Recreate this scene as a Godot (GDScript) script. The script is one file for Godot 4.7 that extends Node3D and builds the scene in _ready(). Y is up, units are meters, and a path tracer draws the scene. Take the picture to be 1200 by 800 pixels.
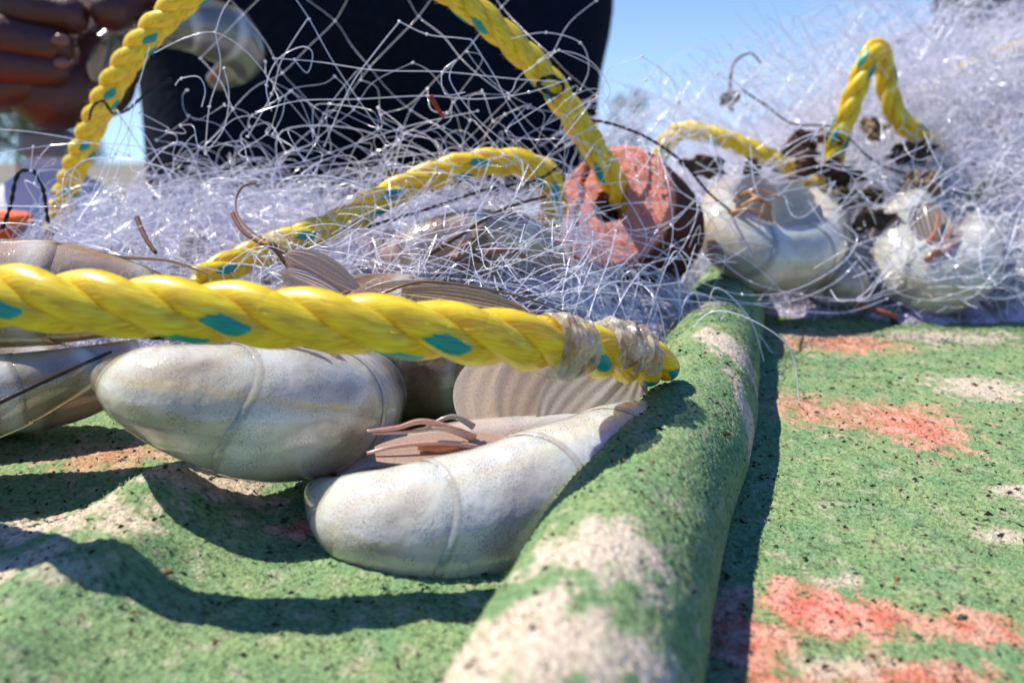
extends Node3D
# A macro view of a net full of prawns on the painted deck of a small fishing boat.
# Everything is built at real size (metres). The lens stands about 8 cm above the deck.

const FOC := 1039.0            # focal length in pixels of a 1200 wide picture
const PITCH := 0.199           # the camera looks down by this much
const CAM := Vector3(0, 0.85, 0)
const SLOPE := 0.2406          # deck rise along the view axis (camera frame)
const FRONT_ROPE := [[-330, 270, 0.185], [-230, 305, 0.160], [-120, 332, 0.138], [0, 346, 0.134], [150, 358, 0.134], [300, 369, 0.136], [450, 382, 0.138], [600, 398, 0.147], [700, 413, 0.165], [777, 428, 0.190]]
const DROP := 0.0726           # deck below the lens (camera frame)

var rng := RandomNumberGenerator.new()
var M := {}
var noises := {}

# ------------------------------------------------------------------ coordinates
func cam_to_world(c: Vector3) -> Vector3:
	var cp := cos(PITCH)
	var sp := sin(PITCH)
	return CAM + Vector3(c.x, c.y * cp - c.z * sp, -c.y * sp - c.z * cp)

func P(px: float, py: float, z: float) -> Vector3:
	return cam_to_world(Vector3((px - 600.0) / FOC * z, (400.0 - py) / FOC * z, z))

func deck_cam(u: float, s: float, h: float) -> Vector3:
	var a := atan(SLOPE)
	return Vector3(u, -DROP + s * sin(a) + h * cos(a), s * cos(a) - h * sin(a))

func DK(u: float, s: float, h: float) -> Vector3:
	return cam_to_world(deck_cam(u, s, h))

func DQ(px: float, py: float, h := 0.0) -> Vector2:      # deck coordinates (u, s) of a place on the deck
	var a := atan(SLOPE)
	var z := (DROP - h / cos(a)) / (SLOPE + (py - 400.0) / FOC)
	return Vector2((px - 600.0) / FOC * z, (z + h * sin(a)) / cos(a))

func noise(seed_: int, freq: float, octaves := 3) -> FastNoiseLite:
	var key := "%d_%f_%d" % [seed_, freq, octaves]
	if not noises.has(key):
		var n := FastNoiseLite.new()
		n.seed = seed_
		n.frequency = freq
		n.noise_type = FastNoiseLite.TYPE_SIMPLEX_SMOOTH
		n.fractal_octaves = octaves
		if octaves <= 1:
			n.fractal_type = FastNoiseLite.FRACTAL_NONE
		noises[key] = n
	return noises[key]

# ------------------------------------------------------------------ mesh building
class MB:
	var v := PackedVector3Array()
	var c := PackedColorArray()
	var uv := PackedVector2Array()
	var idx := PackedInt32Array()
	var use_c := false
	var use_uv := false

	func tri(a: int, b: int, d: int) -> void:
		idx.append(a); idx.append(b); idx.append(d)

	# a sheet of nu x nv points that were appended row by row (nv points per row)
	func sheet(first: int, nu: int, nv: int, wrap := false) -> void:
		var last := nv if wrap else nv - 1
		for i in nu - 1:
			for j in last:
				var j2 := (j + 1) % nv
				var a := first + i * nv + j
				var b := first + i * nv + j2
				var d := a + nv
				var e := b + nv
				idx.append(a); idx.append(b); idx.append(d)
				idx.append(b); idx.append(e); idx.append(d)

	func fan(first: int, count: int, mid: Vector3, flip: bool, col := Color.WHITE) -> void:
		var m := v.size()
		v.append(mid)
		if use_c: c.append(col)
		if use_uv: uv.append(Vector2(0.5, 0.5))
		for j in count:
			var k := (j + 1) % count
			if flip: tri(first + k, first + j, m)
			else: tri(first + j, first + k, m)

	func tube(pts: PackedVector3Array, r0: float, r1: float, sides: int, col := Color.WHITE) -> void:
		var n := pts.size()
		if n < 2: return
		var t := (pts[1] - pts[0]).normalized()
		var x := t.cross(Vector3(0.31, 0.9, 0.27)).normalized()
		var first := v.size()
		for i in n:
			var tt := (pts[mini(i + 1, n - 1)] - pts[maxi(i - 1, 0)]).normalized()
			x = (x - tt * x.dot(tt)).normalized()
			var y := tt.cross(x)
			var r := lerpf(r0, r1, float(i) / (n - 1))
			for j in sides:
				var a := TAU * j / sides
				v.append(pts[i] + (x * cos(a) + y * sin(a)) * r)
				if use_c: c.append(col)
				if use_uv: uv.append(Vector2(float(i) / (n - 1), float(j) / sides))
		sheet(first, n, sides, true)
		if sides > 3:
			fan(first, sides, pts[0], true, col)
			fan(first + (n - 1) * sides, sides, pts[n - 1], false, col)

	func mesh(origin: Vector3, flat := false) -> ArrayMesh:
		var n := PackedVector3Array()
		if flat:
			var v2 := PackedVector3Array()
			var c2 := PackedColorArray()
			var i2 := PackedInt32Array()
			for q in idx.size():
				v2.append(v[idx[q]])
				if use_c: c2.append(c[idx[q]])
				i2.append(q)
			v = v2
			c = c2
			idx = i2
			use_uv = false
		n.resize(v.size())
		for q in range(0, idx.size(), 3):
			var a := idx[q]
			var b := idx[q + 1]
			var d := idx[q + 2]
			var f := (v[d] - v[a]).cross(v[b] - v[a])
			n[a] += f
			n[b] += f
			n[d] += f
		for q in n.size():
			n[q] = (n[q] * 1e6).normalized()
		var w := v
		if origin != Vector3.ZERO:
			w = PackedVector3Array()
			w.resize(v.size())
			for q in v.size():
				w[q] = v[q] - origin
		var arr := []
		arr.resize(Mesh.ARRAY_MAX)
		arr[Mesh.ARRAY_VERTEX] = w
		arr[Mesh.ARRAY_NORMAL] = n
		arr[Mesh.ARRAY_INDEX] = idx
		if use_c: arr[Mesh.ARRAY_COLOR] = c
		if use_uv: arr[Mesh.ARRAY_TEX_UV] = uv
		var m := ArrayMesh.new()
		m.add_surface_from_arrays(Mesh.PRIMITIVE_TRIANGLES, arr)
		return m

func newmb(with_c := false, with_uv := false) -> MB:
	var b := MB.new()
	b.use_c = with_c
	b.use_uv = with_uv
	return b

func spline(p: PackedVector3Array, per: int) -> PackedVector3Array:
	var out := PackedVector3Array()
	var n := p.size()
	for i in n - 1:
		var a := p[maxi(i - 1, 0)]
		var d := p[mini(i + 2, n - 1)]
		for k in per:
			out.append(p[i].cubic_interpolate(p[i + 1], a, d, float(k) / per))
	out.append(p[n - 1])
	return out

func pix(list: Array) -> PackedVector3Array:       # [[px, py, depth], ...] to places
	var out := PackedVector3Array()
	for q in list:
		out.append(P(q[0], q[1], q[2]))
	return out

# ------------------------------------------------------------------ scene objects
func base_name(s: String) -> String:
	if not has_node(NodePath(s)):
		return s
	var i := 1
	while has_node(NodePath("%s_%03d" % [s, i])):
		i += 1
	return "%s_%03d" % [s, i]

func child_name(parent: Node, s: String) -> String:
	if not parent.has_node(NodePath(s)):
		return s
	var i := 1
	while parent.has_node(NodePath("%s_%03d" % [s, i])):
		i += 1
	return "%s_%03d" % [s, i]

func tag(o: Node, label := "", category := "", group := "", kind := "") -> Node:
	if label: o.set_meta("label", label)
	if category: o.set_meta("category", category)
	if group: o.set_meta("group", group)
	if kind: o.set_meta("kind", kind)
	return o

func thing(called: String, at: Vector3) -> Node3D:
	var o := Node3D.new()
	o.name = base_name(called)
	add_child(o, true)
	o.position = at
	return o

func origin_of(n: Node3D) -> Vector3:
	var o := Vector3.ZERO
	var k: Node = n
	while k is Node3D and k != self:
		o += (k as Node3D).position
		k = k.get_parent()
	return o

func part(b: MB, called: String, mat: Material, parent: Node3D = null, flat := false) -> MeshInstance3D:
	var o := MeshInstance3D.new()
	if parent == null:
		o.name = base_name(called)
		var mid := Vector3.ZERO
		var lo := 1e9
		for q in b.v:
			mid += q
			lo = minf(lo, q.y)
		mid /= maxf(1, b.v.size())
		mid.y = lo
		o.mesh = b.mesh(mid, flat)
		o.position = mid
		add_child(o, true)
	else:
		o.name = child_name(parent, called)
		o.mesh = b.mesh(origin_of(parent), flat)
		parent.add_child(o, true)
	o.material_override = mat
	return o

# ------------------------------------------------------------------ materials
func S(r: float, g: float, b: float, a := 1.0) -> Color:       # linear value to the sRGB that albedo_color wants
	var c := Color(r, g, b).linear_to_srgb()
	c.a = a
	return c

func mat(lin: Color, rough := 0.6, spec := 0.5) -> StandardMaterial3D:
	var m := StandardMaterial3D.new()
	m.albedo_color = lin.linear_to_srgb()
	m.roughness = rough
	m.metallic_specular = spec
	return m

func vmat(rough := 0.6, spec := 0.5) -> StandardMaterial3D:
	var m := mat(Color.WHITE, rough, spec)
	m.vertex_color_use_as_albedo = true
	return m

func ntex(seed_: int, freq: float, ramp: Array, size := 512, kind := FastNoiseLite.TYPE_SIMPLEX_SMOOTH, oct := 4) -> NoiseTexture2D:
	var n := FastNoiseLite.new()
	n.seed = seed_
	n.frequency = freq
	n.noise_type = kind
	n.fractal_octaves = oct
	var t := NoiseTexture2D.new()
	t.width = size
	t.height = size
	t.seamless = true
	t.noise = n
	if ramp.size():
		var g := Gradient.new()
		var off := PackedFloat32Array()
		var col := PackedColorArray()
		for q in ramp:
			off.append(q[0])
			col.append(Color(q[1], q[2], q[3]))
		g.offsets = off
		g.colors = col
		t.color_ramp = g
	return t

func tri_map(m: StandardMaterial3D, per_metre: float) -> void:
	m.uv1_triplanar = true
	m.uv1_scale = Vector3(per_metre, per_metre, per_metre)

func bump(m: StandardMaterial3D, t: Texture2D, cm: float) -> void:
	m.heightmap_enabled = true
	m.heightmap_texture = t
	m.heightmap_scale = cm

func rope_texture() -> ImageTexture:
	# u: one turn of a strand, v: round the strand (0.5 faces outward). Fibres and flecks run along the rope.
	var w := 768
	var h := 320
	var bytes := PackedByteArray()
	bytes.resize(w * h * 3)
	var n1 := noise(5, 1.0, 3)
	var n2 := noise(6, 1.0, 2)
	var sk := deg_to_rad(40.0)
	for y in h:
		for x in w:
			var a := (float(x) / w - 0.5) * 6.6
			var b := (float(y) / h - 0.5) * 3.4
			var along := a * cos(sk) - b * sin(sk)
			var across := a * sin(sk) + b * cos(sk)
			# wrapped seams are on the hidden inner side
			var fib := n1.get_noise_2d(along * 0.9 + 40.0, across * 16.0)
			var tone := n2.get_noise_2d(along * 0.5, across * 1.6 + 9.0)
			var f := 1.0 + 0.24 * fib + 0.10 * tone
			var col := Color(0.95 * f, 0.815 * f, 0.20 + 0.08 * fib)
			if fib > 0.42:
				col = col.lerp(Color(0.95, 0.88, 0.45), 0.35)
			var wob := 0.10 * n1.get_noise_2d(along * 3.0, across * 9.0 + 70.0)
			var e := pow(absf(along) / 0.80, 2.0) + pow(absf(across + wob * 0.4) / (0.23 * maxf(0.05, 1.0 - pow(absf(along) / 1.0, 1.7)) + 0.02), 2.0)
			if e < 1.12:
				var k := smoothstep(1.12, 0.9, e)
				col = col.lerp(Color(0.05 + 0.06 * fib, 0.60 + 0.14 * fib, 0.60 + 0.12 * fib), k)
			elif e < 2.0:
				col = col.lerp(Color(0.62, 0.70, 0.16), 0.45 * smoothstep(2.0, 1.1, e))
			var o := (y * w + x) * 3
			bytes[o] = int(clampf(col.r, 0, 1) * 255)
			bytes[o + 1] = int(clampf(col.g, 0, 1) * 255)
			bytes[o + 2] = int(clampf(col.b, 0, 1) * 255)
	return ImageTexture.create_from_image(Image.create_from_data(w, h, false, Image.FORMAT_RGB8, bytes))

func materials() -> void:
	var grain := ntex(11, 0.035, [[0.0, 0.70, 0.69, 0.66], [0.38, 0.90, 0.90, 0.89], [0.6, 1, 1, 1], [1.0, 1, 1, 1]], 512, FastNoiseLite.TYPE_SIMPLEX_SMOOTH, 5)
	var rough_h := ntex(12, 0.05, [], 512, FastNoiseLite.TYPE_SIMPLEX_SMOOTH, 5)
	var deck := vmat(0.93, 0.25)
	deck.albedo_texture = grain
	tri_map(deck, 38.0)
	bump(deck, rough_h, 0.035)
	M.deck = deck
	M.flake = vmat(0.85, 0.2)

	var rope := mat(Color.WHITE, 0.38, 0.5)
	rope.albedo_color = Color.WHITE
	rope.albedo_texture = rope_texture()
	rope.backlight_enabled = true
	rope.backlight = Color(0.7, 0.7, 0.7)
	rope.subsurf_scatter_enabled = true
	rope.subsurf_scatter_strength = 0.3
	rope.roughness = 0.36
	M.rope = rope
	M.rope_fuzz = mat(Color(0.85, 0.68, 0.12), 0.6, 0.3)

	var fil := mat(Color(0.88, 0.88, 0.99), 0.16, 0.9)
	fil.backlight_enabled = true
	fil.backlight = Color(0.5, 0.5, 0.5)
	M.filament = fil
	var mass := vmat(0.7, 0.3)
	mass.albedo_texture = ntex(14, 0.03, [[0.0, 0.45, 0.43, 0.5], [0.45, 0.85, 0.84, 0.9], [1.0, 1, 1, 1]])
	tri_map(mass, 30.0)
	bump(mass, ntex(15, 0.04, []), 0.08)
	M.net_mass = mass

	var size := 640
	var raw := PackedByteArray()
	raw.resize(size * size * 3)
	var nd := noise(201, 0.105, 1)
	var nc := noise(202, 0.0045, 2)
	for y in size:
		for x in size:
			# wrap by blending towards the far edges
			var bx := smoothstep(0.85, 1.0, float(x) / size)
			var by := smoothstep(0.85, 1.0, float(y) / size)
			var cl := lerpf(lerpf(nc.get_noise_2d(x, y), nc.get_noise_2d(x - size, y), bx), lerpf(nc.get_noise_2d(x, y - size), nc.get_noise_2d(x - size, y - size), bx), by)
			var d := nd.get_noise_2d(x, y)
			var k := smoothstep(0.25, 0.55, d) * clampf(0.34 + 1.5 * cl, 0.05, 0.85)
			var base := 1.0
			var o := (y * size + x) * 3
			raw[o] = int(255 * base * lerpf(1.0, 0.40, k))
			raw[o + 1] = int(255 * base * lerpf(1.0, 0.33, k))
			raw[o + 2] = int(255 * (base - 0.02) * lerpf(1.0, 0.22, k))
	var dots := ImageTexture.create_from_image(Image.create_from_data(size, size, false, Image.FORMAT_RGB8, raw))
	var wet := ntex(22, 0.010, [], 512, FastNoiseLite.TYPE_SIMPLEX_SMOOTH, 3)
	var shell := vmat(0.10, 0.6)
	shell.albedo_texture = dots
	tri_map(shell, 45.0)
	bump(shell, ntex(25, 0.016, [], 512, FastNoiseLite.TYPE_SIMPLEX_SMOOTH, 4), 0.017)
	shell.subsurf_scatter_enabled = true
	shell.subsurf_scatter_strength = 0.3
	shell.clearcoat_enabled = true
	shell.clearcoat = 1.0
	shell.clearcoat_roughness = 0.03
	shell.backlight_enabled = true
	shell.backlight = Color(0.36, 0.33, 0.28)
	M.shell = shell
	var fin := vmat(0.2, 0.55)
	fin.backlight_enabled = true
	fin.backlight = Color(0.9, 0.9, 0.9)
	fin.albedo_texture = ntex(23, 0.05, [[0.0, 0.84, 0.80, 0.76], [0.5, 1, 1, 1], [1.0, 1, 1, 1]])
	tri_map(fin, 60.0)
	bump(fin, wet, 0.008)
	M.fin = fin
	var jelly := vmat(0.2, 0.6)
	jelly.subsurf_scatter_enabled = true
	jelly.subsurf_scatter_strength = 0.2
	jelly.backlight_enabled = true
	jelly.backlight = Color(0.5, 0.5, 0.5)
	jelly.transparency = BaseMaterial3D.TRANSPARENCY_ALPHA
	jelly.albedo_color = Color(1, 1, 1, 0.62)
	jelly.albedo_texture = ntex(24, 0.03, [[0.0, 0.6, 0.55, 0.5], [0.5, 1, 1, 1], [1.0, 1, 1, 1]])
	tri_map(jelly, 60.0)
	bump(jelly, wet, 0.06)
	M.jelly = jelly

	var foam := vmat(0.9, 0.25)
	foam.albedo_texture = ntex(31, 0.03, [[0.0, 0.72, 0.64, 0.64], [0.4, 0.93, 0.92, 0.92], [1.0, 1, 1, 1]], 512, FastNoiseLite.TYPE_SIMPLEX_SMOOTH, 5)
	foam.uv1_triplanar = true
	foam.uv1_scale = Vector3(14, 70, 70)
	bump(foam, ntex(32, 0.04, []), 0.03)
	M.foam = foam

	M.twine = mat(Color(0.012, 0.012, 0.014), 0.6, 0.4)
	var twig := vmat(0.7, 0.35)
	twig.albedo_texture = ntex(41, 0.06, [[0.0, 0.5, 0.45, 0.4], [0.5, 1, 1, 1], [1.0, 1, 1, 1]])
	tri_map(twig, 60.0)
	M.twig = twig
	var skin := vmat(0.45, 0.5)
	skin.subsurf_scatter_enabled = true
	skin.subsurf_scatter_strength = 0.06
	bump(skin, ntex(51, 0.05, []), 0.03)
	tri_map(skin, 18.0)
	M.skin = skin
	var cloth_n := ntex(52, 0.02, [[0.0, 0.7, 0.7, 0.7], [1.0, 1, 1, 1]])
	for q in [["black_cloth", Color(0.006, 0.006, 0.009)], ["navy_cloth", Color(0.010, 0.014, 0.028)]]:
		var cl := mat(q[1], 0.95, 0.2)
		cl.albedo_texture = cloth_n
		tri_map(cl, 9.0)
		bump(cl, cloth_n, 0.3)
		M[q[0]] = cl
	M.plastic_orange = mat(Color(0.75, 0.13, 0.02), 0.35, 0.5)
	M.plastic_white = mat(Color(0.62, 0.63, 0.68), 0.35, 0.5)
	M.plastic_grey = mat(Color(0.16, 0.17, 0.20), 0.5, 0.5)
	var wood := mat(Color(0.10, 0.05, 0.035), 0.8, 0.3)
	wood.albedo_texture = ntex(61, 0.02, [[0.0, 0.5, 0.5, 0.5], [1.0, 1, 1, 1]])
	tri_map(wood, 6.0)
	M.wood = wood
	var sand := mat(Color(0.26, 0.24, 0.21), 0.95, 0.2)
	sand.albedo_texture = ntex(62, 0.02, [[0.0, 0.7, 0.7, 0.68], [1.0, 1, 1, 1]])
	tri_map(sand, 0.8)
	M.sand = sand
	M.bark = mat(Color(0.10, 0.075, 0.055), 0.9, 0.2)
	var leaf := vmat(0.6, 0.4)
	leaf.backlight_enabled = true
	leaf.backlight = Color(0.3, 0.3, 0.3)
	M.leaf = leaf
	M.hull = mat(Color(0.30, 0.30, 0.32), 0.7, 0.3)
	M.hair = mat(Color(0.01, 0.009, 0.008), 0.6, 0.4)

# ------------------------------------------------------------------ deck
var patches := []      # [centre u, centre s, ru, rs, kind, strength]

func patch(px: float, py: float, rx: float, ry: float, kind: int, k := 1.0) -> void:
	var c := DQ(px, py)
	var a := DQ(px, py - ry)
	var b := DQ(px, py + ry)
	patches.append([c.x, c.y, rx / FOC * c.y, maxf(0.0015, absf(a.y - b.y) * 0.5), kind, k])

var ridge_a := Vector2.ZERO
var ridge_b := Vector2.ZERO
var seam_a := Vector2.ZERO
var seam_b := Vector2.ZERO

func seg_d(p: Vector2, a: Vector2, b: Vector2) -> Vector2:       # (distance, share along)
	var t := clampf((p - a).dot(b - a) / (b - a).length_squared(), 0, 1)
	return Vector2(p.distance_to(a.lerp(b, t)), t)

func deck_height(u: float, s: float, fine := true) -> float:
	var p := Vector2(u, s)
	var h := 0.0008 * noise(71, 30.0, 2).get_noise_2d(u, s)
	var r := seg_d(p, ridge_a, ridge_b)
	h += 0.0075 * exp(-pow(r.x / 0.0125, 2.0)) * (0.9 + 0.3 * noise(72, 45.0, 1).get_noise_2d(u, s))
	h += 0.0028 * exp(-pow((u + 0.085) / 0.02, 2.0) - pow((s - 0.150) / 0.02, 2.0))
	if fine:
		h += 0.00042 * noise(73, 900.0, 3).get_noise_2d(u, s) + 0.00020 * noise(74, 2600.0, 2).get_noise_2d(u, s)
		var q := seg_d(p, seam_a, seam_b)
		if q.x < 0.0011:
			h -= 0.0016 * (1.0 - q.x / 0.0011)
	return h

func paint(u: float, s: float) -> Color:
	var w1 := noise(81, 170.0, 4).get_noise_2d(u, s * 0.8)
	var w2 := noise(82, 650.0, 3).get_noise_2d(u, s)
	var w3 := noise(83, 60.0, 2).get_noise_2d(u, s)
	var green := Color(0.175, 0.290, 0.140).lerp(Color(0.235, 0.325, 0.150), clampf(0.5 + 1.2 * w3, 0, 1))
	green = green.lerp(Color(0.075, 0.165, 0.065), clampf(0.05 + 1.0 * w2, 0, 0.7))
	var cream := Color(0.62, 0.53, 0.43).lerp(Color(0.46, 0.37, 0.28), clampf(0.3 + w2, 0, 1))
	var red := Color(0.62, 0.150, 0.115).lerp(Color(0.62, 0.33, 0.25), clampf(0.45 + 1.4 * w1, 0, 1))
	var col := green
	var thin := clampf((w1 + 0.45 * w2 - 0.26) * 2.4, 0, 0.6)      # worn thin: the pale undercoat shows
	col = col.lerp(cream.lerp(green, 0.35), thin)
	for q in patches:
		var du: float = (u - q[0]) / q[2]
		var ds: float = (s - q[1]) / q[3]
		var e := du * du + ds * ds
		if e > 3.2: continue
		var k := clampf((1.0 - sqrt(e) + 0.75 * w1 + 0.45 * w2) * 2.1, 0, 1) * float(q[5])
		col = col.lerp(cream if q[4] == 0 else red, k)
	var wear := noise(84, 1500.0, 2).get_noise_2d(u, s)
	if wear > 0.52:
		col = col.lerp(Color(0.045, 0.04, 0.03), clampf((wear - 0.42) * 5.0, 0, 0.8))
	return col

var rail_pts := PackedVector2Array()

func build_boat() -> void:
	ridge_a = DQ(225, 578)
	ridge_b = DQ(20, 800)
	seam_a = DQ(-60, 655)
	seam_b = DQ(150, 588)
	for q in [[985, 402, 90, 13, 1, 0.75], [1030, 488, 110, 26, 1, 0.6], [1080, 505, 55, 28, 1, 0.8], [955, 715, 75, 42, 1, 1.0], [1030, 725, 55, 26, 1, 0.9], [1150, 737, 75, 22, 1, 0.85],
			[1075, 790, 130, 22, 1, 0.8], [935, 475, 45, 22, 1, 0.45], [865, 740, 60, 60, 1, 0.9], [350, 620, 30, 11, 1, 1.0], [130, 535, 85, 24, 1, 0.55], [745, 457, 30, 14, 1, 0.9], [900, 800, 60, 30, 1, 0.8],
			[1150, 455, 70, 17, 0, 0.9], [1110, 395, 95, 10, 0, 0.8], [1190, 577, 30, 12, 0, 0.9], [1180, 628, 40, 12, 0, 0.7], [985, 680, 40, 13, 0, 0.8], [990, 778, 60, 16, 0, 0.6], [930, 390, 40, 8, 0, 0.5],
			[262, 592, 75, 26, 0, 1.0], [60, 640, 120, 26, 0, 1.0], [25, 695, 75, 26, 0, 0.9], [150, 655, 55, 22, 0, 0.9], [200, 600, 50, 20, 0, 1.0], [70, 720, 60, 16, 0, 0.5]]:
		patch(q[0], q[1], q[2], q[3], q[4], q[5])
	var boat := thing("fishing_boat", DK(0.1, 0.3, -0.6))
	tag(boat, "small boat with flaking green, cream and red paint on its deck", "boat")
	# the near deck, fine enough for its flaking paint
	var b := newmb(true)
	var u0 := -0.135
	var u1 := 0.185
	var s0 := 0.085
	var s1 := 0.40
	var rows := PackedFloat32Array()
	var s := s0
	while s < s1:
		rows.append(s)
		s += 0.00055 + maxf(0.0, s - 0.15) * 0.006
	var nu := 420
	for i in rows.size():
		for j in nu:
			var u := lerpf(u0, u1, float(j) / (nu - 1))
			b.v.append(DK(u, rows[i], deck_height(u, rows[i])))
			b.c.append(paint(u, rows[i]))
	b.sheet(0, rows.size(), nu)
	part(b, "deck", M.deck, boat)
	# the deck round it, coarser
	var o := newmb(true)
	var us := [-0.62, -0.45, -0.30, -0.20, u0]
	var strips := [[-0.65, u0, -0.25, 0.66], [u1, 0.85, -0.25, 0.66], [u0, u1, -0.25, s0], [u0, u1, rows[rows.size() - 1], 0.66]]
	for q in strips:
		var n1 := int(clampf((q[3] - q[2]) / 0.012, 4, 90))
		var n2 := int(clampf((q[1] - q[0]) / 0.012, 4, 60))
		var first := o.v.size()
		for i in n1:
			for j in n2:
				var ss := lerpf(q[2], q[3], float(i) / (n1 - 1))
				var uu := lerpf(q[0], q[1], float(j) / (n2 - 1))
				o.v.append(DK(uu, ss, deck_height(uu, ss, false) - 0.0002))
				o.c.append(paint(uu, ss))
		o.sheet(first, n1, n2)
	part(o, "outer_deck", M.deck, boat)
	# the hull below the deck
	var hb := newmb(true)
	var ring := [[-0.65, -0.25], [0.85, -0.25], [0.85, 0.66], [-0.65, 0.66]]
	for lev in [[0.0, 1.0], [-0.05, 1.0], [-0.35, 0.86], [-0.66, 0.55]]:
		for q in ring:
			var uu: float = lerpf(0.1, q[0], lev[1])
			var ss: float = lerpf(0.2, q[1], lev[1])
			hb.v.append(DK(uu, ss, lev[0] - 0.004))
			hb.c.append(Color(0.07, 0.16, 0.06) if lev[0] > -0.3 else Color(0.22, 0.05, 0.04))
	hb.sheet(0, 4, 4, true)
	hb.fan(12, 4, DK(0.1, 0.2, -0.67), true, Color(0.22, 0.05, 0.04))
	part(hb, "hull", M.deck, boat)
	# the half-round rubbing strip
	var line := PackedVector3Array()
	for q in [[655, 800], [735, 610], [770, 540], [795, 500], [815, 455], [838, 380]]:
		var d := DQ(q[0], q[1], 0.010)
		line.append(Vector3(d.x, 0, d.y))
	var d0 := (line[0] - line[2]).normalized()
	line.insert(0, line[0] + d0 * 0.12)
	var d1 := (line[line.size() - 1] - line[line.size() - 3]).normalized()
	line.append(line[line.size() - 1] + d1 * 0.1)
	line.append(line[line.size() - 1] + d1 * 0.3)
	var path := PackedVector3Array()
	var raw := spline(line, 60)
	var acc := 0.0
	path.append(raw[0])
	for i in range(1, raw.size()):          # even steps
		var away := (raw[i] - path[path.size() - 1]).length()
		if away > (0.0007 if raw[i].z > 0.08 and raw[i].z < 0.36 else 0.006):
			var steps := int(ceil(away / (0.0007 if raw[i].z > 0.08 and raw[i].z < 0.36 else 0.006)))
			var from := path[path.size() - 1]
			for k in steps:
				path.append(from.lerp(raw[i], float(k + 1) / steps))
	var rb := newmb(true)
	var na := 90
	var spots := []
	for q in [[700, 672, 0.0105, 0.0095, 0], [560, 775, 0.013, 0.012, 0], [850, 415, 0.009, 0.016, 0], [885, 470, 0.004, 0.02, 0], [800, 800, 0.006, 0.01, 0], [640, 790, 0.012, 0.010, 0], [815, 370, 0.008, 0.01, 0]]:
		var d := DQ(q[0], q[1], 0.014)
		spots.append([d.x, d.y, q[2], q[3]])
	for i in path.size():
		var t := (path[mini(i + 1, path.size() - 1)] - path[maxi(i - 1, 0)]).normalized()
		var side := Vector2(t.z, -t.x)
		var c := Vector2(path[i].x, path[i].z)
		rail_pts.append(c)
		for j in na:
			var a := PI * (-0.06 + 1.12 * float(j) / (na - 1))
			var rr := 0.0145 * (1.0 + 0.03 * noise(91, 40.0, 2).get_noise_2d(c.y, a * 0.02))
			var p := c - side * cos(a) * rr
			var hh := 0.0035 + sin(a) * rr
			var w := a * 0.0145
			var rough := 0.00034 * noise(73, 900.0, 3).get_noise_2d(w, c.y) + 0.00016 * noise(74, 2600.0, 2).get_noise_2d(w, c.y)
			p -= side * cos(a) * rough
			hh += sin(a) * rough
			rb.v.append(DK(p.x, p.y, hh))
			var col := paint_rail(w, c.y)
			var cream := Color(0.62, 0.53, 0.43).lerp(Color(0.46, 0.37, 0.28), clampf(0.3 + noise(82, 650.0, 3).get_noise_2d(w, c.y), 0, 1))
			for q in spots:
				var du: float = (p.x - q[0]) / q[2]
				var ds: float = (p.y - q[1]) / q[3]
				var e := du * du + ds * ds
				if e > 3.0: continue
				var k := clampf((1.0 - sqrt(e) + 0.7 * noise(81, 170.0, 4).get_noise_2d(w, c.y * 0.8) + 0.35 * noise(82, 650.0, 3).get_noise_2d(w, c.y)) * 3.0, 0, 1)
				col = col.lerp(cream, k * 0.95)
			rb.c.append(col)
	rb.sheet(0, path.size(), na)
	var rail := part(rb, "rubbing_strip", M.deck, boat)
	tag(rail, "rounded green strip with worn cream patches running along the deck")

func paint_rail(w: float, s: float) -> Color:
	var w2 := noise(82, 650.0, 3).get_noise_2d(w, s)
	var w3 := noise(83, 60.0, 2).get_noise_2d(w + 3.0, s)
	var w1 := noise(81, 170.0, 4).get_noise_2d(w + 2.0, s * 0.6)
	var green := Color(0.175, 0.290, 0.140).lerp(Color(0.235, 0.325, 0.150), clampf(0.5 + 1.2 * w3, 0, 1))
	green = green.lerp(Color(0.075, 0.165, 0.065), clampf(0.05 + 1.0 * w2, 0, 0.7))
	green = green.lerp(Color(0.42, 0.36, 0.27), clampf((w1 + 0.5 * w2 - 0.34) * 4.0, 0, 0.6))
	var wear := noise(84, 1500.0, 2).get_noise_2d(w, s)
	if wear > 0.42:
		green = green.lerp(Color(0.045, 0.04, 0.03), clampf((wear - 0.42) * 5.0, 0, 0.8))
	return green

func rail_height(u: float, s: float) -> float:        # height of the strip above the deck at that place, or 0
	var best := 1e9
	for i in range(0, rail_pts.size(), 12):
		best = minf(best, rail_pts[i].distance_to(Vector2(u, s)))
	return 0.0035 + sqrt(maxf(0.0, 0.0145 * 0.0145 - best * best)) if best < 0.0145 else 0.0

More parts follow.
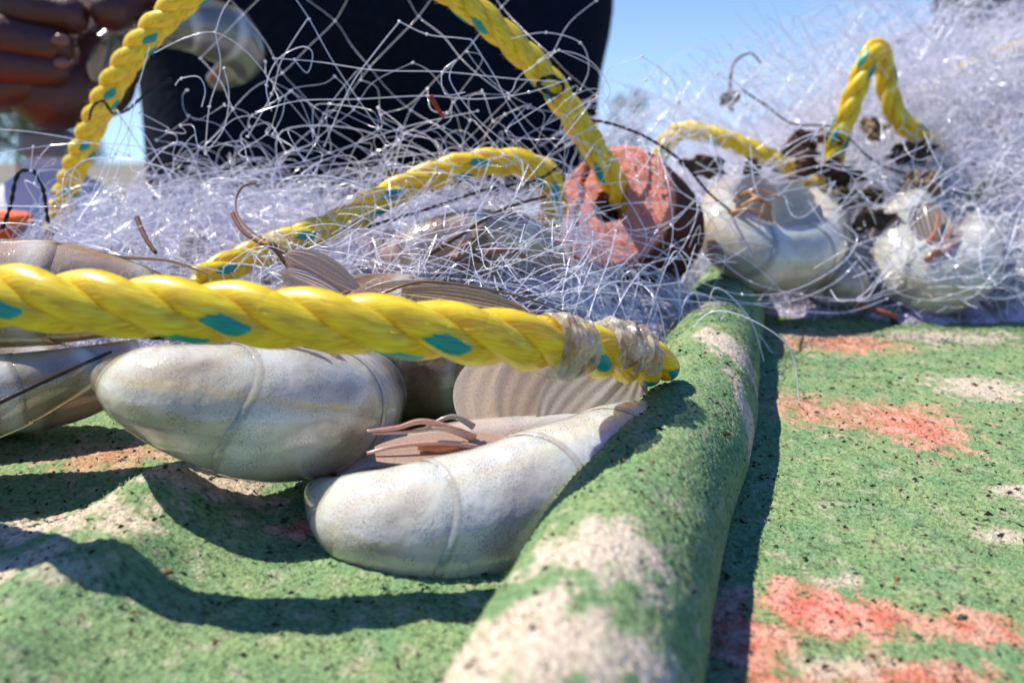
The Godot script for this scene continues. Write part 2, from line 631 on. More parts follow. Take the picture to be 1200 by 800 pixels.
# ------------------------------------------------------------------ rope
func make_rope(called: String, label: String, pts: PackedVector3Array, R: float, turn0 := 0.0, cap := false, group := "", step := 0.00055) -> Node3D:
	var pitch := 6.5 * R
	# even steps along the curve
	var raw := spline(pts, 40)
	var path := PackedVector3Array([raw[0]])
	var left := step
	for i in range(1, raw.size()):
		var a := raw[i - 1]
		var d := raw[i] - a
		var l := d.length()
		var at := left
		while at <= l:
			path.append(a + d * (at / l))
			at += step
		left = at - l
	var o := thing(called, path[path.size() / 2])
	tag(o, label, "rope", group)
	var n := path.size()
	var sides := 20
	for k in 3:
		var b := newmb(false, true)
		var t := (path[1] - path[0]).normalized()
		var x := t.cross(Vector3(0, 1, 0)).normalized()
		var along := 0.0
		for i in n:
			if i > 0: along += (path[i] - path[i - 1]).length()
			var tt := (path[mini(i + 1, n - 1)] - path[maxi(i - 1, 0)]).normalized()
			x = (x - tt * x.dot(tt)).normalized()
			var y := tt.cross(x)
			var th := TAU * (along / pitch) + TAU * k / 3.0 + turn0
			var slack := 1.0 + 0.025 * noise(101 + k, 60.0, 1).get_noise_1d(along)
			var close := 1.0
			if cap:                      # the strands melt into a rounded end
				var rest := (n - 1 - i) * step
				close = sqrt(clampf(1.0 - pow(maxf(0.0, 0.6 * R - rest) / (0.62 * R), 2.0), 0.0, 1.0))
			var outw := x * cos(th) + y * sin(th)
			var ctr := path[i] + outw * 0.45 * R * slack * (0.35 + 0.65 * close)
			var sd := tt.cross(outw)
			var dir := (tt + sd * (TAU * 0.47 * R / pitch)).normalized()
			var sd2 := dir.cross(outw).normalized()
			for j in sides + 1:
				var a := TAU * j / sides - PI
				b.v.append(ctr + (outw * cos(a) + sd2 * sin(a)) * 0.565 * R * close)
				b.uv.append(Vector2(along / pitch + [0.5, 0.62, 0.30][k] - turn0 / TAU, float(j) / sides))
		b.sheet(0, n, sides + 1)
		part(b, "strand", M.rope, o)
	var fz := newmb()
	var fr := RandomNumberGenerator.new()
	fr.seed = 900 + n
	for k in int(n * step * 2200.0):
		var i := fr.randi_range(2, n - 4)
		var tt := (path[i + 1] - path[i]).normalized()
		var out := Vector3(fr.randf_range(-1, 1), fr.randf_range(-1, 1), fr.randf_range(-1, 1))
		out = (out - tt * out.dot(tt)).normalized()
		var p := path[i] + out * R * 0.9
		var d := tt * fr.randf_range(-1, 1) * 0.0016
		fz.tube(PackedVector3Array([p, p + out * R * 0.12 + d * 0.5, p + out * R * fr.randf_range(0.14, 0.30) + d]), 0.00005, 0.00003, 3)
	tag(part(fz, "loose_fibre", M.rope_fuzz, o), "", "", "", "stuff")
	return o

# ------------------------------------------------------------------ prawns
func prawn(called: String, label: String, spine: Array, curl: Vector3, cuts: Array, look: Dictionary, group := "") -> Node3D:
	# spine: [[px, py, depth, radius in px], ...] from the front of the tail meat to its end; curl: a point the body curls round
	var pts := PackedVector3Array()
	var rad := PackedVector3Array()
	for q in spine:
		pts.append(P(q[0], q[1], q[2]))
		rad.append(Vector3(q[3] / FOC * q[2], q[4] if q.size() > 4 else 0.0, 0))
	var path := spline(pts, 30)
	var rr := spline(rad, 30)
	var even := PackedVector3Array()
	var er := PackedFloat32Array()
	var n := 240
	var len_ := PackedFloat32Array([0.0])
	for i in range(1, path.size()):
		len_.append(len_[i - 1] + path[i].distance_to(path[i - 1]))
	var w0 := 0
	for i in n:
		var want := len_[len_.size() - 1] * i / (n - 1)
		while w0 < path.size() - 2 and len_[w0 + 1] < want: w0 += 1
		var k := clampf((want - len_[w0]) / maxf(1e-9, len_[w0 + 1] - len_[w0]), 0, 1)
		even.append(path[w0].lerp(path[w0 + 1], k))
		er.append(lerpf(rr[w0].x, rr[w0 + 1].x, k))
	var fT := PackedVector3Array()
	var fD := PackedVector3Array()
	for i in n:
		var T := (even[mini(i + 3, n - 1)] - even[maxi(i - 3, 0)]).normalized()
		var D := even[i] - curl
		fT.append(T)
		fD.append((D - T * D.dot(T)).normalized())
	var lo := path[0]
	for q in path:
		if q.y < lo.y: lo = q
	var o := thing(called, lo - Vector3(0, rad[1].x, 0))
	tag(o, label, "prawn", group)
	var ends := cuts.duplicate()
	ends.push_front(0.0)
	ends.append(1.0)
	var mm := 44
	var side_flat: float = look.get("flat", 0.9)
	var tint: Color = look.get("tint", Color(0.46, 0.46, 0.43))
	var warm: Color = look.get("warm", Color(0.47, 0.39, 0.27))
	var dark: Color = look.get("dark", Color(0.16, 0.12, 0.085))
	var stripe: float = look.get("stripe", 0.6)
	var nz := noise(int(look.get("seed", 111)), 120.0, 3)
	for g in ends.size() - 1:
		var f0: float = ends[g]
		var f1: float = ends[g + 1]
		var b := newmb(true)
		var first_seg := g == 0
		var last_seg := g == ends.size() - 2
		var span := f1 - f0
		var a0 := f0 - (0.0 if first_seg else span * 0.10)
		var rings := 34
		for i in rings:
			var t := float(i) / (rings - 1)
			t = 1.0 - pow(1.0 - t, 1.5)
			var lip := 0.0
			if not last_seg:
				lip = 0.020 * smoothstep(0.4, 0.97, t) - 0.022 * smoothstep(0.975, 1.0, t)
			var tuck := 0.0 if first_seg else -0.028 * (1.0 - smoothstep(0.0, 0.16, t))
			for j in mm:
				var ph := TAU * j / mm
				var cd := cos(ph)
				var sd := sin(ph)
				# the hem of a ring runs in a bow round the body
				var bow := 0.022 * cos(ph * 2.0 + 0.5) - 0.018 * cd
				var f := lerpf(a0 + (0.0 if first_seg else bow), f1 + (0.0 if last_seg else bow), t)
				var at := clampf(f, 0, 1) * (n - 1)
				var w := mini(int(at), n - 2)
				var k := at - w
				var c := even[w].lerp(even[w + 1], k)
				var r := lerpf(er[w], er[w + 1], k)
				var D := fD[w].lerp(fD[w + 1], k).normalized()
				var B := fT[w].lerp(fT[w + 1], k).cross(D).normalized()
				var vent := clampf(-cd, 0, 1)
				var q := r * (1.0 + lip + tuck) * (1.0 - 0.20 * vent * vent)
				var bumpy := 1.0 + 0.012 * nz.get_noise_3d(c.x + cd * 0.01, c.y + sd * 0.01, c.z)
				b.v.append(c + (D * cd * q + B * sd * q * side_flat) * bumpy)
				var nn := nz.get_noise_3d(c.x * 0.8 + cd * 0.012, c.y * 0.8, c.z * 0.8 + sd * 0.012)
				var col := tint.lerp(warm, clampf(0.12 + 0.75 * cd + 0.6 * nn, 0, 1))  # shell colour, with sky sheen on the sides and warm bounce painted in
				# a smoky band over the middle of each shell ring, paler at its rear hem
				var band := exp(-pow((t - 0.45) / 0.22, 2.0)) * clampf(0.35 + cd, 0, 1)
				col = col.lerp(dark, clampf(band * stripe * (0.55 + 1.1 * nn), 0, 0.8))
				col = col.lerp(Color(0.72, 0.72, 0.69), 0.6 * exp(-pow((t - 0.86) / 0.10, 2.0)))
				if not last_seg and t > 0.955:
					col = col.lerp(dark, 0.35)
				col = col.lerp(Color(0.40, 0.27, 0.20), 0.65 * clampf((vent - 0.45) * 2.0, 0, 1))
				b.c.append(col)
		b.sheet(0, rings, mm, true)
		if first_seg: b.fan(0, mm, path[0], true, tint)
		if last_seg: b.fan((rings - 1) * mm, mm, even[n - 1], false, tint)
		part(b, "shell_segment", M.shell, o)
	return o

func fin(o: Node3D, called: String, root: Vector3, tip: Vector3, wide: Vector3, thick: float, tone: Color, curl := 0.0, blunt := 0.35, ribbed := 1.0) -> void:
	# a leaf-shaped plate with ribs, rounded at its end
	var b := newmb(true)
	var nu := 22
	var nv := 61
	var axis := tip - root
	var up := wide.cross(axis).normalized()
	for face in 2:
		for i in nu:
			var t := float(i) / (nu - 1)
			var w := pow(sin(PI * pow(t * 0.92 + 0.06, 0.85)), 0.55) * (1.0 - blunt * (1.0 - t) * (1.0 - t)) if t < 0.999 else 0.15
			for j in nv:
				var e := float(j) / (nv - 1) * 2.0 - 1.0
				var rib := ribbed * cos(e * 26.0) * thick * 0.45 + (thick * 0.9 * exp(-e * e * 60.0))
				var lift := up * (curl * axis.length() * t * t + (rib + thick * (1.0 - e * e)) * (1.0 if face == 0 else -0.6) - curl * 0.4 * e * e * axis.length())
				b.v.append(root + axis * t + wide * e * w + lift)
				var k := 0.5 + 0.5 * cos(e * 26.0)
				var col := tone.lerp(tone * 0.5, (1.0 - k) * 0.40 * ribbed)
				col = col.lerp(Color(0.55, 0.50, 0.46), 0.5 * smoothstep(0.8, 1.0, absf(e)))
				b.c.append(col)
		if face == 0: b.sheet(0, nu, nv)
		else:
			var first := nu * nv
			for i in nu - 1:
				for j in nv - 1:
					var a := first + i * nv + j
					b.tri(a, a + nv, a + 1)
					b.tri(a + 1, a + nv, a + nv + 1)
	part(b, called, M.fin, o)

func leg(o: Node3D, called: String, list: Array, r0: float, r1: float, col: Color, m: Material = null) -> void:
	var b := newmb(true)
	b.tube(spline(pix(list), 8), r0, r1, 8, col)
	part(b, called, m if m else M.fin, o)

func build_prawns() -> void:
	var beige := Color(0.70, 0.57, 0.43)
	var pale := Color(0.72, 0.67, 0.61)
	# the nearest prawn
	var a := prawn("prawn", "nearest prawn, curled beside the green strip, its tail fan raised against the yellow rope",
		[[790, 516, 0.190, 54], [735, 538, 0.178, 77], [660, 573, 0.166, 91], [565, 604, 0.157, 91], [480, 612, 0.154, 80], [420, 603, 0.156, 58], [384, 584, 0.163, 29], [378, 571, 0.172, 17], [388, 560, 0.178, 10]],
		P(560, 505, 0.175), [0.22, 0.42, 0.62, 0.80, 0.92], {"seed": 111, "stripe": 0.5, "tint": Color(0.68, 0.69, 0.69), "warm": Color(0.66, 0.58, 0.45)}, "prawns in the net")
	# the folded rear of the tail with its fan
	var tailb := newmb(true)
	var tp := spline(pix([[392, 562, 0.174], [430, 545, 0.177], [500, 532, 0.178], [570, 518, 0.178], [625, 505, 0.178], [690, 490, 0.18]]), 10)
	for i in tp.size():
		var t := float(i) / (tp.size() - 1)
		var T := (tp[mini(i + 1, tp.size() - 1)] - tp[maxi(i - 1, 0)]).normalized()
		var X := T.cross(Vector3(0, 0, 1)).normalized()
		var Y := T.cross(X)
		var r := 0.0012 + 0.0042 * sin(PI * clampf(t * 0.9 + 0.12, 0, 1))
		for j in 20:
			var ph := TAU * j / 20
			tailb.v.append(tp[i] + X * cos(ph) * r + Y * sin(ph) * r * 1.2)
			tailb.c.append(Color(0.46, 0.33, 0.26).lerp(Color(0.52, 0.49, 0.47), clampf(t * 1.5 - 0.3, 0, 1)))
	tailb.sheet(0, tp.size(), 20, true)
	part(tailb, "folded_tail", M.shell, a)
	fin(a, "tail_fin", P(588, 532, 0.178), P(585, 404, 0.192), P(546, 470, 0.181) - P(596, 474, 0.181), 0.00035, pale, 0.06, 0.1, 0.45)
	fin(a, "tail_fin", P(605, 532, 0.177), P(636, 398, 0.191), P(572, 458, 0.180) - P(664, 478, 0.179), 0.00045, beige, 0.05, 0.1, 0.45)
	fin(a, "tail_fin", P(625, 530, 0.176), P(700, 404, 0.190), P(630, 440, 0.178) - P(706, 486, 0.177), 0.00045, beige * 0.92, 0.05, 0.1, 0.45)
	fin(a, "tail_fin", P(650, 520, 0.176), P(746, 424, 0.188), P(680, 452, 0.177) - P(728, 496, 0.176), 0.00045, pale * 0.85, 0.05, 0.1, 0.45)
	fin(a, "belly_flap", P(440, 534, 0.161), P(600, 512, 0.166), P(520, 514, 0.166) - P(526, 532, 0.160), 0.0005, Color(0.52, 0.38, 0.31), 0.04, 0.1, 0.15)
	leg(a, "dark_line", [[393, 632, 0.1535], [410, 636, 0.1512], [428, 639, 0.1493], [444, 640, 0.1482]], 0.00035, 0.0002, Color(0.05, 0.03, 0.02))
	leg(a, "swimming_leg", [[556, 512, 0.166], [500, 494, 0.160], [465, 501, 0.157], [430, 505, 0.156]], 0.0007, 0.00025, Color(0.74, 0.46, 0.38))
	leg(a, "swimming_leg", [[556, 516, 0.166], [520, 503, 0.161], [480, 506, 0.158], [436, 508, 0.156]], 0.0005, 0.0002, Color(0.70, 0.50, 0.42))
	leg(a, "swimming_leg", [[560, 524, 0.164], [520, 519, 0.161], [470, 522, 0.160], [430, 531, 0.160]], 0.0006, 0.0003, Color(0.70, 0.45, 0.38))
	leg(a, "swimming_leg", [[545, 522, 0.164], [515, 526, 0.161], [490, 524, 0.161]], 0.0009, 0.0005, Color(0.72, 0.34, 0.12))
	leg(a, "swimming_leg", [[555, 500, 0.165], [530, 488, 0.164], [500, 500, 0.164]], 0.0007, 0.0003, Color(0.40, 0.34, 0.30))

	var b := prawn("prawn", "plump grey prawn lying curled under the middle of the yellow rope",
		[[430, 430, 0.218, 28], [424, 455, 0.202, 52], [394, 474, 0.184, 76], [330, 482, 0.169, 88], [255, 474, 0.162, 82], [185, 458, 0.160, 62], [146, 448, 0.165, 36], [128, 440, 0.172, 20], [130, 430, 0.180, 10]],
		P(300, 420, 0.185), [0.20, 0.40, 0.62, 0.80, 0.92], {"seed": 112, "stripe": 0.6, "tint": Color(0.66, 0.66, 0.63), "warm": Color(0.62, 0.56, 0.43)}, "prawns in the net")
	for q in [[[300, 425, 0.163], [330, 400, 0.165], [370, 395, 0.168]], [[260, 420, 0.163], [285, 396, 0.168], [300, 380, 0.172]], [[350, 425, 0.166], [330, 414, 0.163], [290, 418, 0.162]], [[390, 420, 0.172], [360, 405, 0.17], [345, 425, 0.166]]]:
		leg(b, "swimming_leg", q, 0.0012, 0.0005, Color(0.45, 0.28, 0.20))
	fin(b, "belly_flap", P(250, 425, 0.163), P(300, 385, 0.170), P(220, 400, 0.165) - P(240, 420, 0.165), 0.0003, Color(0.50, 0.40, 0.33), 0.1, 0.1, 0.15)
	fin(b, "belly_flap", P(330, 430, 0.166), P(385, 388, 0.172), P(300, 400, 0.168) - P(330, 425, 0.168), 0.0003, Color(0.45, 0.33, 0.25), 0.1, 0.1, 0.15)

	var c := prawn("prawn", "tan prawn behind the left end of the thick yellow foreground rope",
		[[-190, 350, 0.178, 48], [-110, 348, 0.178, 66], [-20, 346, 0.178, 70], [70, 344, 0.180, 66], [140, 348, 0.183, 50], [200, 350, 0.187, 28], [240, 350, 0.190, 8]],
		P(60, 520, 0.26), [0.3, 0.62, 0.85], {"seed": 113, "stripe": 0.3, "tint": Color(0.46, 0.38, 0.27), "warm": Color(0.49, 0.33, 0.22), "dark": Color(0.22, 0.14, 0.09)}, "prawns in the net")
	leg(c, "feeler", [[60, 285, 0.175], [130, 300, 0.18], [200, 306, 0.185], [250, 325, 0.19]], 0.0006, 0.0002, Color(0.55, 0.42, 0.32))

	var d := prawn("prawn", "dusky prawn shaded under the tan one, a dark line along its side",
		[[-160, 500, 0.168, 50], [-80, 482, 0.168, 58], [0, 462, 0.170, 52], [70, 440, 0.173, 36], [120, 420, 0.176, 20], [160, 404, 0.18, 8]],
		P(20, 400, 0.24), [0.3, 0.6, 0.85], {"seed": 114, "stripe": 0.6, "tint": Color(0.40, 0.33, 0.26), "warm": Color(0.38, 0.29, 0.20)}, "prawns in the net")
	leg(d, "dark_line", [[-40, 492, 0.1545], [0, 471, 0.158], [60, 443, 0.1635], [130, 412, 0.172]], 0.0005, 0.0003, Color(0.05, 0.03, 0.025))

	prawn("prawn", "dim prawn added behind the dusky one at the left edge to shade the deck",
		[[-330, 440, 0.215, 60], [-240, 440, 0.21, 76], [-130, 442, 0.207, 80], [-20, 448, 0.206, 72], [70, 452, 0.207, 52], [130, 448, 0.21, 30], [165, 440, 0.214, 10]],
		P(-60, 300, 0.30), [0.3, 0.6, 0.85], {"seed": 120, "stripe": 0.6, "tint": Color(0.37, 0.30, 0.23), "warm": Color(0.35, 0.27, 0.19)}, "prawns in the net")  # added prawn, mostly hidden and tinted dim, to cast shade on the deck
	var e := prawn("prawn", "brownish prawn in the middle, pinned behind the yellow rope with net strands over its back",
		[[290, 390, 0.220, 44], [360, 394, 0.219, 72], [440, 404, 0.219, 90], [530, 414, 0.219, 86], [600, 420, 0.217, 56], [655, 424, 0.217, 18]],
		P(450, 560, 0.30), [0.28, 0.52, 0.75], {"seed": 115, "stripe": 0.8, "tint": Color(0.42, 0.30, 0.20), "warm": Color(0.38, 0.22, 0.14), "dark": Color(0.12, 0.07, 0.045)}, "prawns in the net")
	fin(e, "tail_fin", P(420, 345, 0.206), P(335, 300, 0.205), P(380, 300, 0.206) - P(372, 325, 0.206), 0.0004, Color(0.72, 0.54, 0.43), 0.05, 0.35, 0.5)
	fin(e, "tail_fin", P(400, 350, 0.204), P(330, 322, 0.202), P(360, 315, 0.204) - P(356, 335, 0.202), 0.0004, Color(0.74, 0.58, 0.50), 0.05, 0.35, 0.5)
	fin(e, "tail_fin", P(430, 340, 0.206), P(560, 345, 0.204), P(490, 325, 0.206) - P(492, 340, 0.205), 0.0004, Color(0.66, 0.50, 0.34), 0.05, 0.35, 0.5)
	fin(e, "tail_fin", P(470, 345, 0.204), P(620, 368, 0.202), P(550, 340, 0.204) - P(548, 362, 0.203), 0.0004, Color(0.62, 0.45, 0.28), 0.05, 0.35, 0.5)
	leg(e, "feeler", [[445, 345, 0.20], [500, 330, 0.2], [600, 345, 0.2], [680, 372, 0.205]], 0.0004, 0.0002, Color(0.30, 0.20, 0.12))

	var pb := prawn("prawn", "pale prawn lying in the net beneath the bowed yellow rope, left of the float",
		[[440, 318, 0.262, 14], [480, 300, 0.258, 30], [540, 284, 0.258, 38], [600, 284, 0.262, 36], [640, 300, 0.266, 24], [655, 318, 0.27, 8]],
		P(560, 420, 0.30), [0.3, 0.55, 0.78], {"seed": 122, "stripe": 0.5, "tint": Color(0.50, 0.42, 0.33), "warm": Color(0.46, 0.30, 0.22)}, "prawns in the net")
	leg(pb, "swimming_leg", [[560, 300, 0.247], [590, 292, 0.246], [615, 300, 0.248]], 0.0012, 0.0006, Color(0.42, 0.20, 0.14))
	# farther prawns on the right
	var f := prawn("prawn", "glistening prawn between the salmon float and its right-hand neighbours, orange showing in its curl",
		[[950, 235, 0.36, 20], [962, 268, 0.345, 36], [938, 295, 0.330, 45], [893, 298, 0.322, 46], [858, 275, 0.324, 40], [848, 245, 0.33, 28], [860, 222, 0.335, 18], [878, 212, 0.338, 8]],
		P(905, 225, 0.335), [0.22, 0.42, 0.62, 0.82], {"seed": 116, "stripe": 0.12, "tint": Color(0.60, 0.58, 0.55), "warm": Color(0.58, 0.50, 0.38)}, "prawns in the net")
	fin(f, "belly_flap", P(870, 262, 0.315), P(925, 225, 0.325), P(860, 225, 0.32) - P(885, 262, 0.32), 0.0006, Color(0.58, 0.52, 0.46), 0.2, 0.1, 0.15)
	fin(f, "belly_flap", P(910, 262, 0.315), P(965, 232, 0.325), P(925, 232, 0.32) - P(945, 265, 0.32), 0.0006, Color(0.55, 0.52, 0.48), 0.2, 0.1, 0.15)
	for q in [[[860, 235, 0.318], [885, 222, 0.312], [915, 232, 0.312]], [[855, 250, 0.316], [880, 245, 0.31], [900, 256, 0.311]], [[880, 228, 0.318], [895, 238, 0.311], [890, 256, 0.311]], [[870, 242, 0.314], [890, 232, 0.311], [905, 243, 0.311]]]:
		leg(f, "swimming_leg", q, 0.0009, 0.0004, Color(0.66, 0.40, 0.22))
	prawn("prawn", "small grey prawn tucked between the two larger prawns on the right",
		[[930, 310, 0.37, 10], [955, 322, 0.352, 26], [982, 332, 0.340, 32], [1002, 344, 0.340, 24], [1010, 353, 0.342, 9]],
		P(960, 420, 0.36), [0.4, 0.75], {"seed": 117, "stripe": 0.1, "tint": Color(0.46, 0.42, 0.37), "warm": Color(0.44, 0.37, 0.29)}, "prawns in the net")
	var g := prawn("prawn", "rightmost prawn, curled into a U on the green deck with a reddish belly",
		[[1084, 232, 0.36, 18], [1066, 262, 0.352, 36], [1064, 300, 0.344, 43], [1088, 323, 0.337, 47], [1120, 318, 0.337, 45], [1140, 294, 0.343, 34], [1142, 268, 0.35, 22], [1138, 252, 0.355, 8]],
		P(1105, 270, 0.345), [0.25, 0.48, 0.68, 0.85], {"seed": 118, "stripe": 0.12, "tint": Color(0.55, 0.55, 0.52), "warm": Color(0.55, 0.50, 0.40)}, "prawns in the net")
	for q in [[[1085, 305, 0.325], [1102, 288, 0.325], [1118, 265, 0.332]], [[1092, 300, 0.325], [1112, 290, 0.325], [1125, 278, 0.33]], [[1080, 290, 0.33], [1095, 275, 0.33], [1100, 252, 0.335]]]:
		leg(g, "swimming_leg", q, 0.0011, 0.0005, Color(0.58, 0.27, 0.18))
	fin(g, "tail_fin", P(1095, 290, 0.33), P(1085, 235, 0.34), P(1070, 262, 0.335) - P(1098, 262, 0.335), 0.0006, Color(0.42, 0.36, 0.30), 0.1)
	# the prawn held up in the hand
	var h := prawn("prawn", "grey prawn hanging from the hand at top left, tail towards the fingers",
		[[250, 96, 0.44, 12], [282, 72, 0.43, 26], [268, 48, 0.42, 37], [230, 34, 0.41, 36], [195, 36, 0.405, 24], [165, 36, 0.40, 15], [140, 38, 0.395, 12], [118, 48, 0.39, 8]],
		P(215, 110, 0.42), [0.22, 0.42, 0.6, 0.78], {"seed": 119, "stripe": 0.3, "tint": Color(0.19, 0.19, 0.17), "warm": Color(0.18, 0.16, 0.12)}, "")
	fin(h, "tail_fin", P(130, 40, 0.39), P(116, 98, 0.385), P(100, 70, 0.388) - P(122, 70, 0.388), 0.0005, Color(0.36, 0.32, 0.24), 0.05)
	fin(h, "tail_fin", P(136, 42, 0.392), P(132, 88, 0.388), P(122, 68, 0.39) - P(140, 66, 0.39), 0.0005, Color(0.40, 0.35, 0.25), 0.05)
	leg(h, "swimming_leg", [[150, 48, 0.39], [175, 42, 0.392], [200, 50, 0.395]], 0.0016, 0.0008, Color(0.5, 0.36, 0.2))

# ------------------------------------------------------------------ float
func build_float() -> void:
	var face := P(716, 240, 0.290)
	var back := P(772, 258, 0.325)
	var ax := (face - back).normalized()
	# turn the axis a little up towards the sun
	ax = (ax + Vector3(-0.04, 0.22, 0.0)).normalized()
	var x := ax.cross(Vector3(0, 1, 0)).normalized()
	var y := x.cross(ax).normalized()
	var o := thing("net_float", face - ax * 0.018 - Vector3(0, 0.024, 0))
	tag(o, "salmon pink foam float with a hole, yellow rope threaded through it", "float")
	var R := 0.0212
	var L := 0.036
	var prof := [[0.0050, -L], [0.0051, -0.012], [0.0053, -0.004], [0.0058, -0.0008], [0.0072, 0.0001], [0.012, 0.0], [0.016, -0.0002], [0.0194, -0.0002], [0.0203, -0.0005], [0.0209, -0.0012], [R, -0.0026], [R * 1.02, -0.012], [R * 1.02, -0.022], [R, -0.029], [0.0203, -0.033], [0.0190, -0.0353], [0.016, -L], [0.012, -L - 0.0002], [0.0050, -L]]
	var b := newmb(true)
	var nn := noise(121, 90.0, 4)
	var seg := 110
	var fine := PackedVector3Array()
	for q in prof: fine.append(Vector3(q[0], q[1], 0))
	fine = spline(fine, 5)
	for q in fine:
		for j in seg:
			var a := TAU * j / seg
			var rad := q.x * (1.0 + 0.015 * nn.get_noise_2d(cos(a) * 0.02 + q.y, sin(a) * 0.02))
			var d := x * cos(a) + y * sin(a)
			var p := face + d * rad + ax * (q.y + 0.0006 * nn.get_noise_2d(cos(a) * rad * 2.0, sin(a) * rad * 2.0) + 0.00022 * noise(122, 900.0, 2).get_noise_2d(cos(a) * rad * 0.25, sin(a) * rad))
			var lx := cos(a) * rad
			var ly := sin(a) * rad
			# the crack from rim to rim beside the hole
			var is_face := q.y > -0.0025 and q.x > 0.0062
			if is_face and absf(lx - 0.0118 + 0.0006 * sin(ly * 600.0)) < 0.0006: p -= ax * 0.0014
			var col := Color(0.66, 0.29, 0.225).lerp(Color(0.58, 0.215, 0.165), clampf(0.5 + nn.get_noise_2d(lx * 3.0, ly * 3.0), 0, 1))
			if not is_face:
				col = Color(0.075, 0.027, 0.022).lerp(Color(0.12, 0.042, 0.032), clampf(0.5 + nn.get_noise_3d(p.x, p.y, p.z), 0, 1))  # dark maroon skin, with the float's shaded side put into the colour
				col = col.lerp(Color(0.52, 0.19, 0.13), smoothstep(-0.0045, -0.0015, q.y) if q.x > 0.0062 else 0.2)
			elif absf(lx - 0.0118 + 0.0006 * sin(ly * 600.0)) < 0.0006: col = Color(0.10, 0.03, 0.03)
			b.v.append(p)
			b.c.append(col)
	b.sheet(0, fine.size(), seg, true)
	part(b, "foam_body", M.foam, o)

# ------------------------------------------------------------------ the net
func heap(u: float, s: float) -> float:
	var n := noise(131, 22.0, 3).get_noise_2d(u, s)
	var l := 0.047 * exp(-pow(absf(u + 0.065) / 0.115, 4.0)) * smoothstep(0.232, 0.295, s) * (1.0 - smoothstep(0.36, 0.44, s)) * (1.0 + 0.55 * n)
	var top := lerpf(0.030, 0.112, smoothstep(0.05, 0.27, u))
	var r := top * smoothstep(0.315, 0.44, s - 0.02 * n) * (1.0 - smoothstep(0.56, 0.65, s)) * smoothstep(0.015, 0.07, u) * (1.0 + 0.35 * n)
	return maxf(l, r)

func strand_curve(p: Vector3, dir: Vector3, length: float, steps: int, wild: float) -> PackedVector3Array:
	# p in deck coordinates (u, height, s)
	var out := PackedVector3Array()
	var st := length / steps
	var sx := rng.randf() * 1000.0
	var nz := noise(141, 28.0, 2)
	for i in steps + 1:
		out.append(DK(p.x, p.z, p.y))
		var k := i * st
		dir += Vector3(nz.get_noise_1d(sx + k), nz.get_noise_1d(sx + 300.0 + k) * 0.8, nz.get_noise_1d(sx + 600.0 + k)) * wild
		var top := heap(p.x, p.z) + 0.003
		if i > 3 and top < 0.011: break
		if p.y > top: dir.y -= 0.30
		if p.y < 0.0015: dir.y = absf(dir.y) + 0.05
		dir = dir.normalized()
		p += dir * st
	return out

func arc(a: Vector3, b: Vector3, bow: Vector3, n := 9) -> PackedVector3Array:
	var out := PackedVector3Array()
	for i in n:
		var t := float(i) / (n - 1)
		out.append(a.lerp(b, t) + bow * 4.0 * t * (1.0 - t))
	return out

